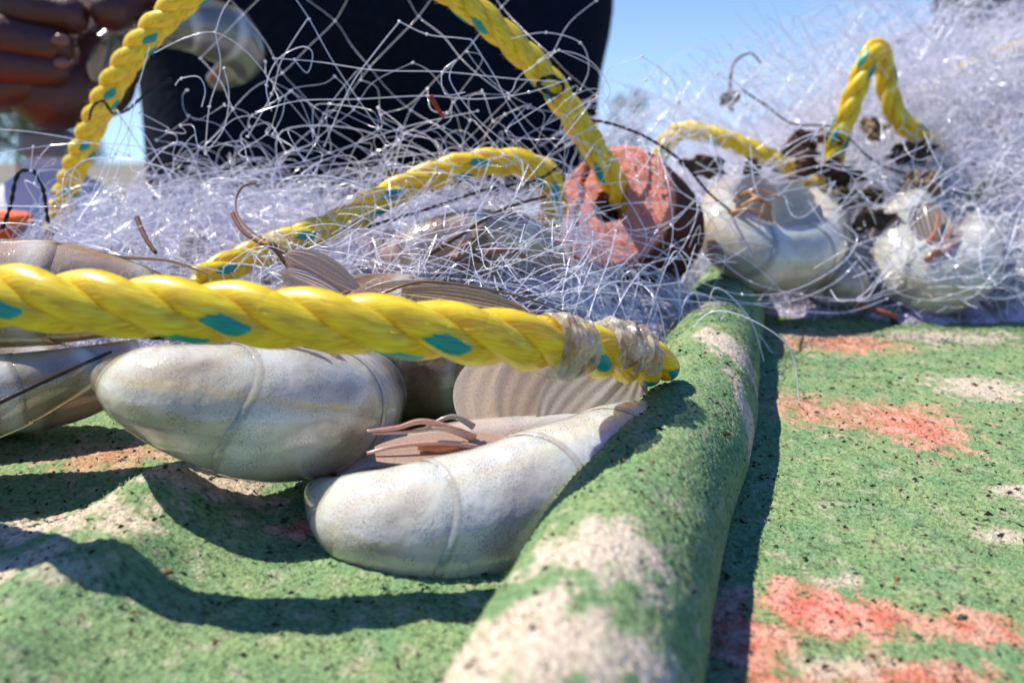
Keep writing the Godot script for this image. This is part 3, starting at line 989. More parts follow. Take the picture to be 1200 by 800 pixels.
func build_net() -> void:
	var net := thing("fishing_net", DK(-0.03, 0.3, 0.0))
	tag(net, "heaped clear monofilament fishing net tangled over the prawns, ropes and float", "fishing net")
	# the packed heart of the heap
	for side in 2:
		var b := newmb(true)
		var u0: float = [-0.22, 0.03][side]
		var u1: float = [0.07, 0.62][side]
		var s0: float = [0.19, 0.33][side]
		var s1: float = [0.44, 0.74][side]
		var nu := 120
		var ns := 90
		for i in ns:
			for j in nu:
				var u := lerpf(u0, u1, float(j) / (nu - 1))
				var s := lerpf(s0, s1, float(i) / (ns - 1))
				var h := heap(u, s) * 0.80 - 0.007 + 0.003 * noise(132, 120.0, 3).get_noise_2d(u, s)
				b.v.append(DK(u, s, h))
				b.c.append(Color(0.62, 0.60, 0.74).lerp(Color(0.30, 0.23, 0.17), clampf(0.28 + 1.9 * noise(133, 70.0, 3).get_noise_2d(u, s), 0, 0.85)))
		b.sheet(0, ns, nu)
		tag(part(b, "net_tangle", M.net_mass, net), "", "", "", "stuff")
	# loose coils over it
	var loose := newmb()
	for k in 4200:
		var u := rng.randf_range(-0.20, 0.075)
		var s := rng.randf_range(0.228, 0.37)
		var h := heap(u, s)
		if h < 0.016 or (u > 0.025 and s < 0.27): continue
		var p := Vector3(u, h * rng.randf_range(0.62, 1.04), s)
		var dir := Vector3(rng.randf_range(-1, 1) + (0.8 if rng.randf() < 0.5 else -0.8), rng.randf_range(-0.35, 0.35), rng.randf_range(-0.5, 0.5)).normalized()
		loose.tube(strand_curve(p, dir, rng.randf_range(0.03, 0.085), 24, 0.18), 0.00010, 0.00010, 3)
	tag(part(loose, "loose_coil", M.filament, net), "", "", "", "stuff")
	# far heap on the right: many bent lengths
	var kinds := []
	for k in 8:
		var vb := newmb()
		var q := PackedVector3Array()
		var p := Vector3.ZERO
		var dir := Vector3(1, 0, 0)
		for i in 17:
			q.append(p)
			dir = (dir + Vector3(rng.randf_range(-1, 1), rng.randf_range(-0.7, 0.9), rng.randf_range(-1, 1)) * 0.30).normalized()
			p += dir * 0.0028
		vb.tube(q, 0.00014, 0.00014, 3)
		kinds.append(vb.mesh(q[8]))
	for k in kinds.size():
		var mm := MultiMesh.new()
		mm.transform_format = MultiMesh.TRANSFORM_3D
		mm.mesh = kinds[k]
		mm.instance_count = 3400
		for i in 3400:
			var u := rng.randf_range(0.02, 0.50)
			var s := rng.randf_range(0.325, 0.66)
			var h := heap(u, s)
			var tries := 0
			while h < 0.012 and tries < 6:
				u = rng.randf_range(0.02, 0.50)
				s = rng.randf_range(0.325, 0.66)
				h = heap(u, s)
				tries += 1
			var at := DK(u, s, h * rng.randf_range(0.72, 1.07) + 0.001)
			var ba := Basis(Vector3(0, 1, 0), rng.randf() * TAU) * Basis(Vector3(0, 0, 1), rng.randf_range(-0.6, 0.6)) * Basis(Vector3(1, 0, 0), rng.randf() * TAU)
			mm.set_instance_transform(i, Transform3D(ba.scaled(Vector3.ONE * rng.randf_range(0.7, 1.3)), at - origin_of(net)))
		var mi := MultiMeshInstance3D.new()
		mi.name = child_name(net, "far_coil")
		mi.multimesh = mm
		mi.material_override = M.filament
		mi.set_meta("kind", "stuff")
		net.add_child(mi, true)
	# meshes of the net standing open above the heap: bars between knots
	var bars := []
	var knots := newmb()
	for lay in [[230, 700, -40, 200, 104.0, 56.0, 0.295, 0.10, 0.06], [300, 860, 70, 235, 88.0, 42.0, 0.270, 0.22, 0.22], [200, 780, 105, 235, 70.0, 30.0, 0.280, 0.30, 0.32], [160, 700, 130, 230, 60.0, 26.0, 0.262, 0.32, 0.36]]:
		var cols := int((lay[1] - lay[0]) / lay[4]) + 1
		var rws := int((lay[3] - lay[2]) / lay[5]) + 1
		var grid := []
		for i in rws:
			var row := []
			for j in cols:
				var px: float = lay[0] + (j + (0.5 if i % 2 else 0.0)) * lay[4] + rng.randf_range(-1, 1) * lay[4] * lay[7]
				var py: float = lay[2] + i * lay[5] + rng.randf_range(-1, 1) * lay[5] * lay[7] + 12.0 * sin(j * 1.3)
				row.append(P(px, py, lay[6] + rng.randf_range(-0.02, 0.02)))
			grid.append(row)
		# each thread runs on smoothly from knot to knot
		for way in [0, 1]:
			for j0 in range(-rws, cols + rws):
				var run := PackedVector3Array()
				var j := j0
				for i in rws:
					if j >= 0 and j < cols:
						run.append(grid[i][j])
					if way == 0: j += 1 if i % 2 == 1 else 0
					else: j -= 1 if i % 2 == 0 else 0
				if run.size() > 1:
					var full := PackedVector3Array([run[0]])
					for q in range(1, run.size()):
						var l := run[q].distance_to(run[q - 1])
						full.append(run[q].lerp(run[q - 1], 0.5) + Vector3(rng.randf_range(-1, 1), rng.randf_range(-0.4, 1), rng.randf_range(-1, 1)) * l * float(lay[8]))
						full.append(run[q])
					bars.append([spline(full, 7), 0.00009])
		for row in grid:
			for q in row:
				var k0 := Vector3(rng.randf_range(-1, 1), rng.randf_range(-1, 1), rng.randf_range(-1, 1)).normalized() * 0.00045
				knots.tube(PackedVector3Array([q - k0, q - k0 * 0.5, q + k0 * 0.5, q + k0]), 0.00033, 0.00033, 6)
	# single long filaments that catch the sun
	for q in [
		[[-20, 182, 0.26], [60, 170, 0.26], [120, 168, 0.26], [180, 175, 0.27], [260, 200, 0.28]],
		[[-20, 150, 0.26], [40, 155, 0.26], [110, 168, 0.26], [150, 182, 0.27]],
		[[-20, 262, 0.20], [40, 264, 0.2], [110, 290, 0.2], [200, 306, 0.205], [260, 318, 0.21]],
		[[-20, 240, 0.25], [60, 242, 0.25], [130, 236, 0.25], [200, 220, 0.26]],
		[[320, 68, 0.24], [370, 72, 0.24], [440, 82, 0.24], [520, 84, 0.245], [600, 92, 0.25], [660, 96, 0.26]],
		[[300, 132, 0.24], [350, 118, 0.24], [420, 116, 0.245], [500, 112, 0.25], [560, 116, 0.25], [620, 108, 0.25], [668, 92, 0.26]],
		[[180, 62, 0.25], [215, 45, 0.25], [252, 38, 0.25], [290, 62, 0.255], [325, 105, 0.26]],
		[[252, 38, 0.25], [262, 10, 0.25], [285, -20, 0.25]], [[252, 38, 0.25], [258, 80, 0.25], [245, 125, 0.25], [240, 180, 0.26]],
		[[340, -10, 0.25], [362, 22, 0.25], [395, 80, 0.25], [450, 160, 0.26]], [[360, 22, 0.25], [330, 70, 0.25], [318, 110, 0.26], [290, 160, 0.26]],
		[[468, 25, 0.25], [500, 40, 0.25], [535, 44, 0.25], [552, 46, 0.25]], [[468, 25, 0.25], [440, 60, 0.25], [410, 102, 0.25], [380, 170, 0.26]], [[552, 46, 0.25], [580, 90, 0.25], [600, 130, 0.26], [640, 190, 0.27]],
		[[318, 130, 0.24], [312, 100, 0.24], [325, 70, 0.24], [352, 55, 0.24], [366, 62, 0.24], [360, 85, 0.24], [345, 70, 0.24]],
		[[205, 100, 0.24], [212, 92, 0.24], [232, 90, 0.24], [240, 105, 0.24], [236, 125, 0.24]],
		[[545, 108, 0.24], [522, 110, 0.24], [518, 85, 0.24], [535, 70, 0.24], [528, 82, 0.24], [530, 100, 0.24], [560, 140, 0.245], [600, 175, 0.25], [615, 205, 0.25]],
		[[620, 82, 0.26], [650, 60, 0.26], [690, 70, 0.265], [715, 105, 0.27], [700, 130, 0.28]], [[600, 45, 0.255], [640, 38, 0.26], [680, 50, 0.265], [690, 80, 0.27], [680, 105, 0.275]],
		[[650, 285, 0.275], [665, 258, 0.272], [720, 240, 0.27], [790, 240, 0.27], [860, 262, 0.29], [880, 300, 0.3]],
		[[640, 230, 0.272], [690, 218, 0.27], [760, 214, 0.27], [820, 240, 0.275], [850, 300, 0.29], [830, 345, 0.3]],
		[[728, 195, 0.27], [728, 220, 0.268], [745, 248, 0.268], [758, 280, 0.268], [740, 310, 0.27], [700, 330, 0.27]],
		[[800, 152, 0.30], [830, 165, 0.3], [845, 190, 0.3], [838, 215, 0.3]], [[680, 250, 0.27], [700, 290, 0.268], [745, 300, 0.268], [770, 270, 0.27]],
		[[690, 300, 0.265], [730, 320, 0.265], [770, 318, 0.265], [800, 290, 0.27], [818, 240, 0.275], [800, 190, 0.28]], [[660, 262, 0.268], [690, 280, 0.268], [760, 300, 0.268], [830, 305, 0.275]],
		[[655, 180, 0.27], [680, 220, 0.268], [688, 270, 0.266], [676, 320, 0.265]], [[770, 170, 0.285], [784, 220, 0.27], [788, 280, 0.27], [770, 330, 0.27]], [[700, 345, 0.25], [730, 300, 0.262], [740, 270, 0.268], [730, 250, 0.268]],
		[[700, 325, 0.25], [745, 345, 0.25], [800, 352, 0.26], [860, 356, 0.28], [930, 352, 0.3], [980, 330, 0.31], [1010, 300, 0.31]],
		[[790, 340, 0.26], [850, 350, 0.28], [920, 362, 0.3], [990, 366, 0.31], [1040, 350, 0.32]], [[820, 330, 0.27], [870, 345, 0.28], [930, 340, 0.29], [985, 310, 0.3], [1005, 280, 0.305], [990, 262, 0.31]],
		[[840, 300, 0.28], [880, 330, 0.29], [940, 345, 0.3], [1010, 350, 0.31], [1060, 330, 0.315]], [[980, 290, 0.305], [1005, 320, 0.31], [1012, 345, 0.315], [1000, 362, 0.32]], [[1050, 260, 0.32], [1060, 310, 0.315], [1090, 320, 0.315], [1150, 300, 0.32], [1180, 310, 0.33]],
		[[600, 360, 0.21], [650, 340, 0.22], [690, 300, 0.24], [695, 270, 0.25]], [[640, 365, 0.21], [680, 355, 0.22], [720, 330, 0.235], [760, 335, 0.24], [800, 330, 0.25]], [[560, 330, 0.21], [620, 340, 0.215], [690, 366, 0.22], [720, 372, 0.225]],
		[[470, 300, 0.21], [540, 318, 0.21], [620, 350, 0.212], [670, 372, 0.214]], [[520, 285, 0.215], [580, 310, 0.213], [640, 352, 0.212], [690, 360, 0.215]], [[690, 372, 0.205], [700, 340, 0.22], [715, 300, 0.24], [722, 270, 0.26]], [[715, 378, 0.21], [735, 340, 0.225], [760, 310, 0.25], [800, 300, 0.26]],
		[[150, 230, 0.25], [230, 205, 0.26], [310, 198, 0.265], [420, 190, 0.27], [500, 180, 0.27], [580, 178, 0.27]], [[130, 250, 0.24], [210, 232, 0.25], [290, 205, 0.26], [360, 188, 0.265], [470, 150, 0.265], [560, 130, 0.265]], [[100, 255, 0.24], [170, 226, 0.25], [250, 214, 0.255], [330, 210, 0.26], [430, 215, 0.26]],
		[[150, 270, 0.22], [240, 240, 0.235], [320, 225, 0.25], [400, 222, 0.255]], [[40, 215, 0.25], [45, 200, 0.25], [62, 186, 0.25], [62, 192, 0.25], [44, 202, 0.25], [62, 232, 0.25]], [[60, 168, 0.25], [45, 185, 0.25], [36, 200, 0.25], [38, 172, 0.25]],
		[[90, 260, 0.24], [120, 215, 0.25], [135, 180, 0.25], [150, 150, 0.25], [162, 100, 0.25], [175, 55, 0.25]], [[240, 180, 0.26], [262, 150, 0.255], [268, 110, 0.25], [262, 80, 0.25]], [[735, 150, 0.28], [770, 140, 0.29], [790, 155, 0.3], [792, 190, 0.3], [765, 230, 0.28]]]:
		var pp := pix(q)
		bars.append([spline(pp, 8), 0.00013])
		for w in pp:
			if rng.randf() < 0.35:
				var k0 := Vector3(rng.randf_range(-1, 1), rng.randf_range(-1, 1), rng.randf_range(-1, 1)).normalized() * 0.0004
				knots.tube(PackedVector3Array([w - k0, w, w + k0]), 0.0003, 0.0003, 6)
	# loops and bows rising from the heap
	for k in 70:
		var u := rng.randf_range(-0.15, 0.06)
		var s := rng.randf_range(0.24, 0.33)
		var a := Vector3(u, heap(u, s) * 0.9, s)
		var u2 := u + rng.randf_range(-0.035, 0.035)
		var s2 := s + rng.randf_range(-0.02, 0.02)
		var c := Vector3(u2, heap(u2, s2) * 0.9, s2)
		var hgt := rng.randf_range(0.006, 0.028)
		var m1 := a.lerp(c, 0.2) + Vector3(rng.randf_range(-0.01, 0.01), hgt, rng.randf_range(-0.006, 0.006))
		var m2 := a.lerp(c, 0.8) + Vector3(rng.randf_range(-0.01, 0.01), hgt * rng.randf_range(0.6, 1.1), rng.randf_range(-0.006, 0.006))
		var w := PackedVector3Array()
		for q in [a, m1, m2, c]: w.append(DK(q.x, q.z, q.y))
		bars.append([spline(w, 8), 0.00016])
	# wisps over the right heap, against the sky
	for k in 620:
		var px := rng.randf_range(705, 1120)
		var py := lerpf(165, 40, clampf((px - 720) / 300.0, 0, 1)) + rng.randf_range(-40, 70) * rng.randf_range(0.3, 1.0)
		var z := rng.randf_range(0.36, 0.48)
		var w := PackedVector3Array()
		var dx := rng.randf_range(-60, 60)
		var dy := rng.randf_range(-35, 35)
		var bend := rng.randf_range(-40, 40)
		for i in 5:
			var t := i / 2.0 - 1.0
			w.append(P(px + dx * t * 1.3 + bend * 0.4 * t * t, py + dy * t * 1.3 + bend * (1.0 - t * t), z))
		bars.append([spline(w, 6), 0.00013])
	for k in 90:
		var px := rng.randf_range(800, 1190)
		var py := rng.randf_range(170, 345)
		var dx := rng.randf_range(-55, 55)
		var dy := rng.randf_range(-26, 26)
		var w := PackedVector3Array()
		var z := rng.randf_range(0.295, 0.325)
		var bend := rng.randf_range(-45, 45)
		for i in 5:
			var t := i / 2.0 - 1.0
			w.append(P(px + dx * t * 1.5 + bend * 0.3 * t * t, minf(352, py + dy * t * 1.5 + bend * (1.0 - t * t)), z + 0.006 * t * t))
		bars.append([spline(w, 6), 0.00014])
	# more bent threads over the float and over the prawns behind the front rope
	for lay in [[650, 840, 165, 325, 0.262, 0.278, 34], [300, 700, 268, 368, 0.203, 0.232, 120], [420, 680, 215, 320, 0.236, 0.25, 80]]:
		for k in int(lay[6]):
			var px := rng.randf_range(lay[0], lay[1])
			var py := rng.randf_range(lay[2], lay[3])
			var z := rng.randf_range(lay[4], lay[5])
			var dx := rng.randf_range(-45, 45)
			var dy := rng.randf_range(-18, 18)
			var bend := rng.randf_range(-34, 34)
			var w := PackedVector3Array()
			for i in 5:
				var t := i / 2.0 - 1.0
				w.append(P(px + dx * t * 1.4 + bend * 0.3 * t * t, minf(372, py + dy * t * 1.4 + bend * (1.0 - t * t)), z + 0.006 * t * t))
			bars.append([spline(w, 6), 0.00010])
	var rest := newmb()
	for i in bars.size():
		if i < 290:
			var b := newmb()
			b.tube(bars[i][0], bars[i][1], bars[i][1], 5)
			part(b, "net_strand", M.filament, net)
		else:
			rest.tube(bars[i][0], bars[i][1], bars[i][1], 5)
	if rest.v.size():
		tag(part(rest, "fine_strand", M.filament, net), "", "", "", "stuff")
	tag(part(knots, "net_knot", M.filament, net), "", "", "", "stuff")

# ------------------------------------------------------------------ ropes, twine
func build_ropes() -> void:
	make_rope("rope", "thick yellow rope with teal flecks crossing the foreground, its cut end by the green strip",
		pix(FRONT_ROPE), 0.0050, 0.5, true)
	make_rope("rope", "yellow rope arching over the net from upper left and down into the float",
		pix([[62, 275, 0.37], [76, 225, 0.345], [100, 165, 0.32], [128, 105, 0.30], [165, 50, 0.285], [215, 0, 0.272], [290, -50, 0.262], [380, -70, 0.258], [460, -50, 0.26], [530, -8, 0.266], [595, 45, 0.272], [645, 98, 0.278], [690, 165, 0.284], [722, 218, 0.290], [745, 262, 0.312], [765, 300, 0.36]]), 0.0046, 1.0)
	make_rope("rope", "yellow rope bowed over the middle of the net heap and bending down beside the float",
		pix([[232, 330, 0.246], [290, 302, 0.258], [340, 282, 0.266], [400, 260, 0.270], [450, 232, 0.268], [500, 208, 0.272], [550, 193, 0.275], [605, 190, 0.278], [640, 205, 0.28], [648, 240, 0.282], [640, 290, 0.284], [640, 340, 0.29]]), 0.0045, 0.3)
	make_rope("rope", "yellow rope half buried in net, running right from behind the float",
		pix([[770, 190, 0.42], [785, 162, 0.41], [808, 152, 0.402], [860, 166, 0.395], [915, 192, 0.392], [955, 218, 0.39], [1010, 245, 0.385], [1060, 280, 0.39]]), 0.0044, 0.9, false, "", 0.001)
	make_rope("rope", "yellow rope standing up as a narrow loop from the right-hand heap",
		pix([[960, 240, 0.385], [980, 175, 0.372], [998, 120, 0.365], [1018, 70, 0.36], [1028, 58, 0.365], [1036, 75, 0.37], [1042, 110, 0.372], [1056, 142, 0.375], [1085, 165, 0.385], [1120, 200, 0.41]]), 0.0046, 0.2, false, "", 0.001)
	make_rope("rope", "short length of yellow rope showing through the net at the far right edge",
		pix([[1090, 105, 0.46], [1130, 84, 0.435], [1170, 66, 0.43], [1240, 45, 0.43], [1320, 40, 0.45]]), 0.0046, 0.2, false, "", 0.001)

func twine(label: String, list: Array, r := 0.0007, twist := true) -> void:
	var b := newmb()
	var p := spline(pix(list), 14)
	if twist:
		for k in 2:
			var q := PackedVector3Array()
			var along := 0.0
			for i in p.size():
				if i: along += p[i].distance_to(p[i - 1])
				var T := (p[mini(i + 1, p.size() - 1)] - p[maxi(i - 1, 0)]).normalized()
				var X := T.cross(Vector3(0.2, 0.9, 0.3)).normalized()
				var Y := T.cross(X)
				var a := along / (r * 5.0) * TAU * 0.5 + k * PI
				q.append(p[i] + (X * cos(a) + Y * sin(a)) * r * 0.5)
			b.tube(q, r * 0.6, r * 0.6, 6)
	else:
		b.tube(p, r, r, 7)
	tag(part(b, "black_twine", M.twine), label, "twine", "")

func build_twine() -> void:
	twine("black twine lying under the foreground yellow rope above the grey prawn", [[120, 388, 0.136], [160, 393, 0.136], [220, 397, 0.137], [280, 396, 0.140]], 0.0005)
	twine("black twine running below the bowed yellow rope to its bend", [[430, 266, 0.262], [500, 245, 0.264], [570, 222, 0.268], [625, 212, 0.272], [650, 198, 0.273], [660, 188, 0.276], [652, 182, 0.277]], 0.0005)
	twine("black twine tied round the upper left rope, its tail pointing right", [[104, 140, 0.298], [108, 125, 0.293], [120, 118, 0.293], [132, 132, 0.294], [150, 128, 0.29], [172, 108, 0.288], [200, 92, 0.29]], 0.0005)
	twine("black twine lashing the rope above the float", [[628, 105, 0.274], [634, 94, 0.270], [648, 90, 0.270], [660, 100, 0.274], [655, 112, 0.276], [640, 108, 0.27], [632, 98, 0.27]], 0.0007)
	twine("black twine stretched over the top of the salmon float", [[690, 140, 0.285], [720, 146, 0.285], [760, 162, 0.288], [800, 190, 0.29], [830, 225, 0.30], [860, 250, 0.32]], 0.0005)
	twine("black twine loop showing behind the cut end of the foreground rope", [[738, 392, 0.190], [746, 381, 0.186], [757, 386, 0.183], [761, 402, 0.180], [756, 418, 0.176]], 0.00055, false)
	twine("twisted black twine arching at the left edge before the orange tub", [[2, 268, 0.26], [12, 240, 0.26], [18, 210, 0.26], [26, 200, 0.26], [40, 202, 0.26], [50, 222, 0.262], [56, 262, 0.265]], 0.0006)
	twine("dark twine wandering through the right-hand heap", [[870, 105, 0.38], [900, 125, 0.38], [930, 145, 0.37], [980, 150, 0.37], [1020, 185, 0.36], [1050, 200, 0.36], [1110, 212, 0.36]], 0.0005)

# ------------------------------------------------------------------ litter
func twig(label: String, list: Array, r0: float, r1: float, col: Color, category := "twig") -> void:
	var b := newmb(true)
	b.tube(spline(pix(list), 8), r0, r1, 8, col)
	tag(part(b, "twig" if category == "twig" else "rootlet", M.twig), label, category)

func scrap(label: String, called: String, c: Vector3, size: float, col: Color, seed_: int, category := "leaf") -> void:
	# a crumpled dry piece with thickness
	var b := newmb(true)
	var nz := noise(seed_, 60.0, 3)
	var n := 16
	var x := Vector3(1, 0.2, 0.1).rotated(Vector3(0, 1, 0), seed_ * 1.7).normalized()
	var y := Vector3(0, 1, 0.5).normalized()
	y = (y - x * y.dot(x)).normalized()
	var z := x.cross(y)
	for i in n:
		var th := PI * (i + 0.02) / (n - 1 + 0.04)
		for j in 22:
			var a := TAU * j / 22
			var d := Vector3(sin(th) * cos(a), cos(th) * 0.55, sin(th) * sin(a) * 0.22)
			var k := size * (1.0 + 0.9 * nz.get_noise_3d(d.x * 0.03, d.y * 0.03, d.z * 0.03))
			b.v.append(c + (x * d.x + y * d.y + z * (d.z + 0.5 * nz.get_noise_2d(d.x * 0.04, d.y * 0.04))) * k)
			b.c.append(col * (0.75 + 0.5 * nz.get_noise_2d(d.x * 0.2, d.y * 0.2)))
	b.sheet(0, n, 22, true)
	tag(part(b, called, M.twig), label, category)

func build_litter() -> void:
	var brown := Color(0.10, 0.045, 0.025)
	twig("reddish brown twig poking from the net above the middle of the foreground rope", [[272, 250, 0.225], [282, 268, 0.22], [300, 282, 0.216], [330, 295, 0.213], [365, 308, 0.21], [400, 322, 0.207]], 0.0006, 0.0003, Color(0.16, 0.055, 0.03))
	twig("thin dark twig forking beside the reddish brown one", [[318, 285, 0.212], [332, 305, 0.21], [345, 322, 0.208]], 0.0007, 0.0004, brown)
	twig("short rust-red stalk stuck in the net below the upper rope", [[504, 113, 0.245], [511, 124, 0.245], [520, 138, 0.247]], 0.0009, 0.0004, Color(0.35, 0.06, 0.03))
	twig("bent brown twig in the net left of centre", [[160, 255, 0.235], [165, 268, 0.232], [172, 282, 0.228], [182, 296, 0.225]], 0.0008, 0.0005, brown)
	twig("brown twig crossing the net behind the bowed rope", [[500, 300, 0.226], [540, 275, 0.235], [590, 245, 0.245], [640, 230, 0.25]], 0.0006, 0.0004, Color(0.09, 0.05, 0.03))
	twig("curled rusty root arching in the left of the net heap", [[300, 215, 0.24], [285, 218, 0.24], [276, 235, 0.24], [280, 255, 0.235], [300, 275, 0.23], [335, 292, 0.226]], 0.00035, 0.0002, Color(0.22, 0.09, 0.04))
	twig("brown hooked stalk standing from the right-hand heap against the sky", [[858, 130, 0.40], [856, 95, 0.40], [862, 72, 0.40], [880, 62, 0.40], [892, 74, 0.40]], 0.0008, 0.0004, Color(0.20, 0.11, 0.08))
	twig("reddish twig on the deck edge before the two right-hand prawns", [[1002, 355, 0.325], [1022, 362, 0.322], [1042, 368, 0.32], [1052, 372, 0.32]], 0.0014, 0.0008, Color(0.30, 0.10, 0.06))
	twig("dark stub standing on the deck below the reddish twig", [[1046, 368, 0.325], [1049, 378, 0.325], [1050, 388, 0.325]], 0.0014, 0.0010, Color(0.06, 0.025, 0.02))
	twig("small dark curl of root on the green deck right of the strip", [[978, 420, 0.288], [986, 424, 0.286], [992, 432, 0.284], [1002, 430, 0.285]], 0.0006, 0.0003, Color(0.08, 0.05, 0.02), "rootlet")
	var b := newmb(true)
	for q in [[[1042, 447, 0.268], [1058, 438, 0.270], [1064, 452, 0.266], [1052, 462, 0.264], [1044, 456, 0.266], [1060, 464, 0.264]], [[1060, 464, 0.264], [1076, 458, 0.266], [1086, 452, 0.268], [1082, 464, 0.264]], [[1056, 440, 0.270], [1070, 450, 0.268], [1078, 466, 0.263]], [[1046, 462, 0.264], [1062, 466, 0.263], [1080, 468, 0.262]]]:
		b.tube(spline(pix(q), 8), 0.00035, 0.0002, 6, Color(0.12, 0.06, 0.025))
	tag(part(b, "root_tangle", M.twig), "tangle of thin brown roots lying on the green deck at right", "roots")
	twig("thin dark splinter lying on the paint left of the front prawn", [[600, 500, 0.15], [601, 500, 0.15]], 0.0001, 0.0001, brown) if false else null
	scrap("dark brown dead leaf lodged in the right-hand heap beside the narrow rope loop", "dead_leaf", P(938, 168, 0.375), 0.010, Color(0.11, 0.055, 0.035), 3)
	scrap("rusty leaf scrap just right of the dark dead leaf", "dead_leaf", P(972, 162, 0.372), 0.006, Color(0.24, 0.09, 0.04), 5)
	scrap("brown leaf scrap at the foot of the hooked stalk", "dead_leaf", P(856, 116, 0.395), 0.005, Color(0.26, 0.18, 0.13), 7)
	scrap("dark wet leaf wedged between the loop rope and the rightmost prawn", "dead_leaf", P(985, 205, 0.365), 0.009, Color(0.08, 0.05, 0.035), 9)
	scrap("olive brown leaf below the loop rope", "dead_leaf", P(1010, 232, 0.36), 0.009, Color(0.10, 0.07, 0.025), 11)
	scrap("dark scrap above the right shoulder of the float", "dead_leaf", P(825, 195, 0.36), 0.009, Color(0.14, 0.095, 0.06), 13)
	scrap("dark brown scrap under the right-running rope", "dead_leaf", P(880, 200, 0.35), 0.009, Color(0.06, 0.035, 0.022), 23)
	scrap("brown scrap left of the narrow rope loop, below the rusty one", "dead_leaf", P(945, 192, 0.36), 0.010, Color(0.10, 0.05, 0.03), 25)
	scrap("tan dry scrap between the legs of the narrow rope loop", "dead_leaf", P(1022, 150, 0.375), 0.007, Color(0.30, 0.22, 0.12), 27)
	scrap("dark scrap right of the narrow rope loop's foot", "dead_leaf", P(1068, 178, 0.365), 0.009, Color(0.12, 0.09, 0.075), 29)
	scrap("tan scrap above the rightmost prawn", "dead_leaf", P(1080, 215, 0.355), 0.008, Color(0.32, 0.22, 0.12), 31)
	scrap("brown scrap above the gap between the right-hand prawns", "dead_leaf", P(1022, 258, 0.345), 0.008, Color(0.10, 0.075, 0.055), 33)
	scrap("green weed clump right of the rightmost prawn", "weed_clump", P(1150, 228, 0.36), 0.008, Color(0.09, 0.12, 0.03), 15, "weed")
	scrap("green and brown weed at the right edge of the deck", "weed_clump", P(1185, 265, 0.36), 0.009, Color(0.07, 0.09, 0.03), 17, "weed")
	scrap("tan scrap of shell in the net left of the float", "shell_scrap", P(560, 292, 0.25), 0.008, Color(0.40, 0.28, 0.20), 19, "shell scrap")
	scrap("pale scrap in the net below the bowed rope", "shell_scrap", P(600, 262, 0.27), 0.008, Color(0.36, 0.20, 0.15), 21, "shell scrap")
	# jelly-like skin wrapped round the end of the rope
	var jl := newmb(true)
	var axis := spline(pix(FRONT_ROPE), 40)
	var nj := noise(151, 260.0, 3)
	for w in [[632.0, 676.0, -0.3, 3.0, 0.0012], [696.0, 750.0, -0.7, 1.9, 0.0020]]:
		var run := PackedVector3Array()
		for q in axis:
			# picture column of this place, from its camera coordinates
			var rel := q - CAM
			var zc := -rel.y * sin(PITCH) - rel.z * cos(PITCH)
			var col := rel.x / zc * FOC + 600.0
			if col > w[0] and col < w[1] and rel.x > 0.0: run.append(q)
		run = spline(run, 6)
		var first := jl.v.size()
		var na := 40
		for i in run.size():
			var t := float(i) / (run.size() - 1)
			var T := (run[mini(i + 1, run.size() - 1)] - run[maxi(i - 1, 0)]).normalized()
			var Y := (Vector3(0, 1, 0) - T * T.y).normalized()
			var Z := T.cross(Y)
			for j in na:
				var e := float(j) / (na - 1)
				var edge := 0.35 * nj.get_noise_2d(t * 0.02, 5.0 + w[0])
				var an: float = lerpf(w[2] + edge, w[3] + 0.5 * nj.get_noise_2d(t * 0.03, 9.0 + w[0]), e)
				var win := pow(maxf(0.0, sin(PI * e) * sin(PI * t)), 0.35)
				var r: float = 0.0050 * 1.02 + win * w[4] * (0.8 + 1.1 * nj.get_noise_2d(t * 0.012, e * 0.014 + w[0]))
				jl.v.append(run[i] + Y * cos(an) * r + Z * sin(an) * r)
				jl.c.append(Color(0.62, 0.57, 0.48).lerp(Color(0.22, 0.14, 0.11), clampf(0.15 + 1.7 * nj.get_noise_2d(t * 0.008, e * 0.012 + 3.0 + w[0]), 0, 1)))
		jl.sheet(first, run.size(), na)
	tag(part(jl, "prawn_skin", M.jelly), "limp see-through scrap of prawn skin wrapped over the rope near its cut end", "skin scrap")
	# dark crumbs over the paint
	var fb := newmb(true)
	for k in 1:
		pass
	var crumb := newmb(true)
	for q in [[0.0, 0.0, 0.0], [0.0011, 0.0002, 0.00025], [0.0006, 0.0004, -0.0003], [0.0005, -0.0001, 0.0001]]:
		crumb.v.append(Vector3(q[0] - 0.0005, q[1], q[2]))
		crumb.c.append(Color.WHITE)
	for q in [[0, 1, 2], [0, 3, 1], [1, 3, 2], [2, 3, 0]]: crumb.tri(q[0], q[1], q[2])
	var mm := MultiMesh.new()
	mm.transform_format = MultiMesh.TRANSFORM_3D
	mm.use_colors = true
	mm.mesh = crumb.mesh(Vector3.ZERO)
	var count := 6500
	mm.instance_count = count
	for i in count:
		var u := rng.randf_range(-0.12, 0.18)
		var s := rng.randf_range(0.09, 0.36)
		var rh := rail_height(u, s)
		var h := maxf(deck_height(u, s), rh) + 0.0001
		var sc := rng.randf_range(0.35, 1.15) * (1.5 if rng.randf() < 0.07 else 1.0)
		mm.set_instance_transform(i, Transform3D(Basis(Vector3(0, 1, 0), rng.randf() * TAU) * Basis(Vector3(1, 0, 0), rng.randf_range(-0.5, 0.5)) * Basis.from_scale(Vector3(sc * rng.randf_range(0.7, 1.5), sc, sc)), DK(u, s, h)))
		var cc := Color(0.03, 0.025, 0.015) if rng.randf() < 0.6 else (Color(0.035, 0.07, 0.03) if rng.randf() < 0.6 else Color(0.16, 0.06, 0.03))
		mm.set_instance_color(i, cc * rng.randf_range(0.6, 1.4))
	var mi := MultiMeshInstance3D.new()
	mi.name = "paint_crumbs"
	mi.multimesh = mm
	mi.material_override = M.flake
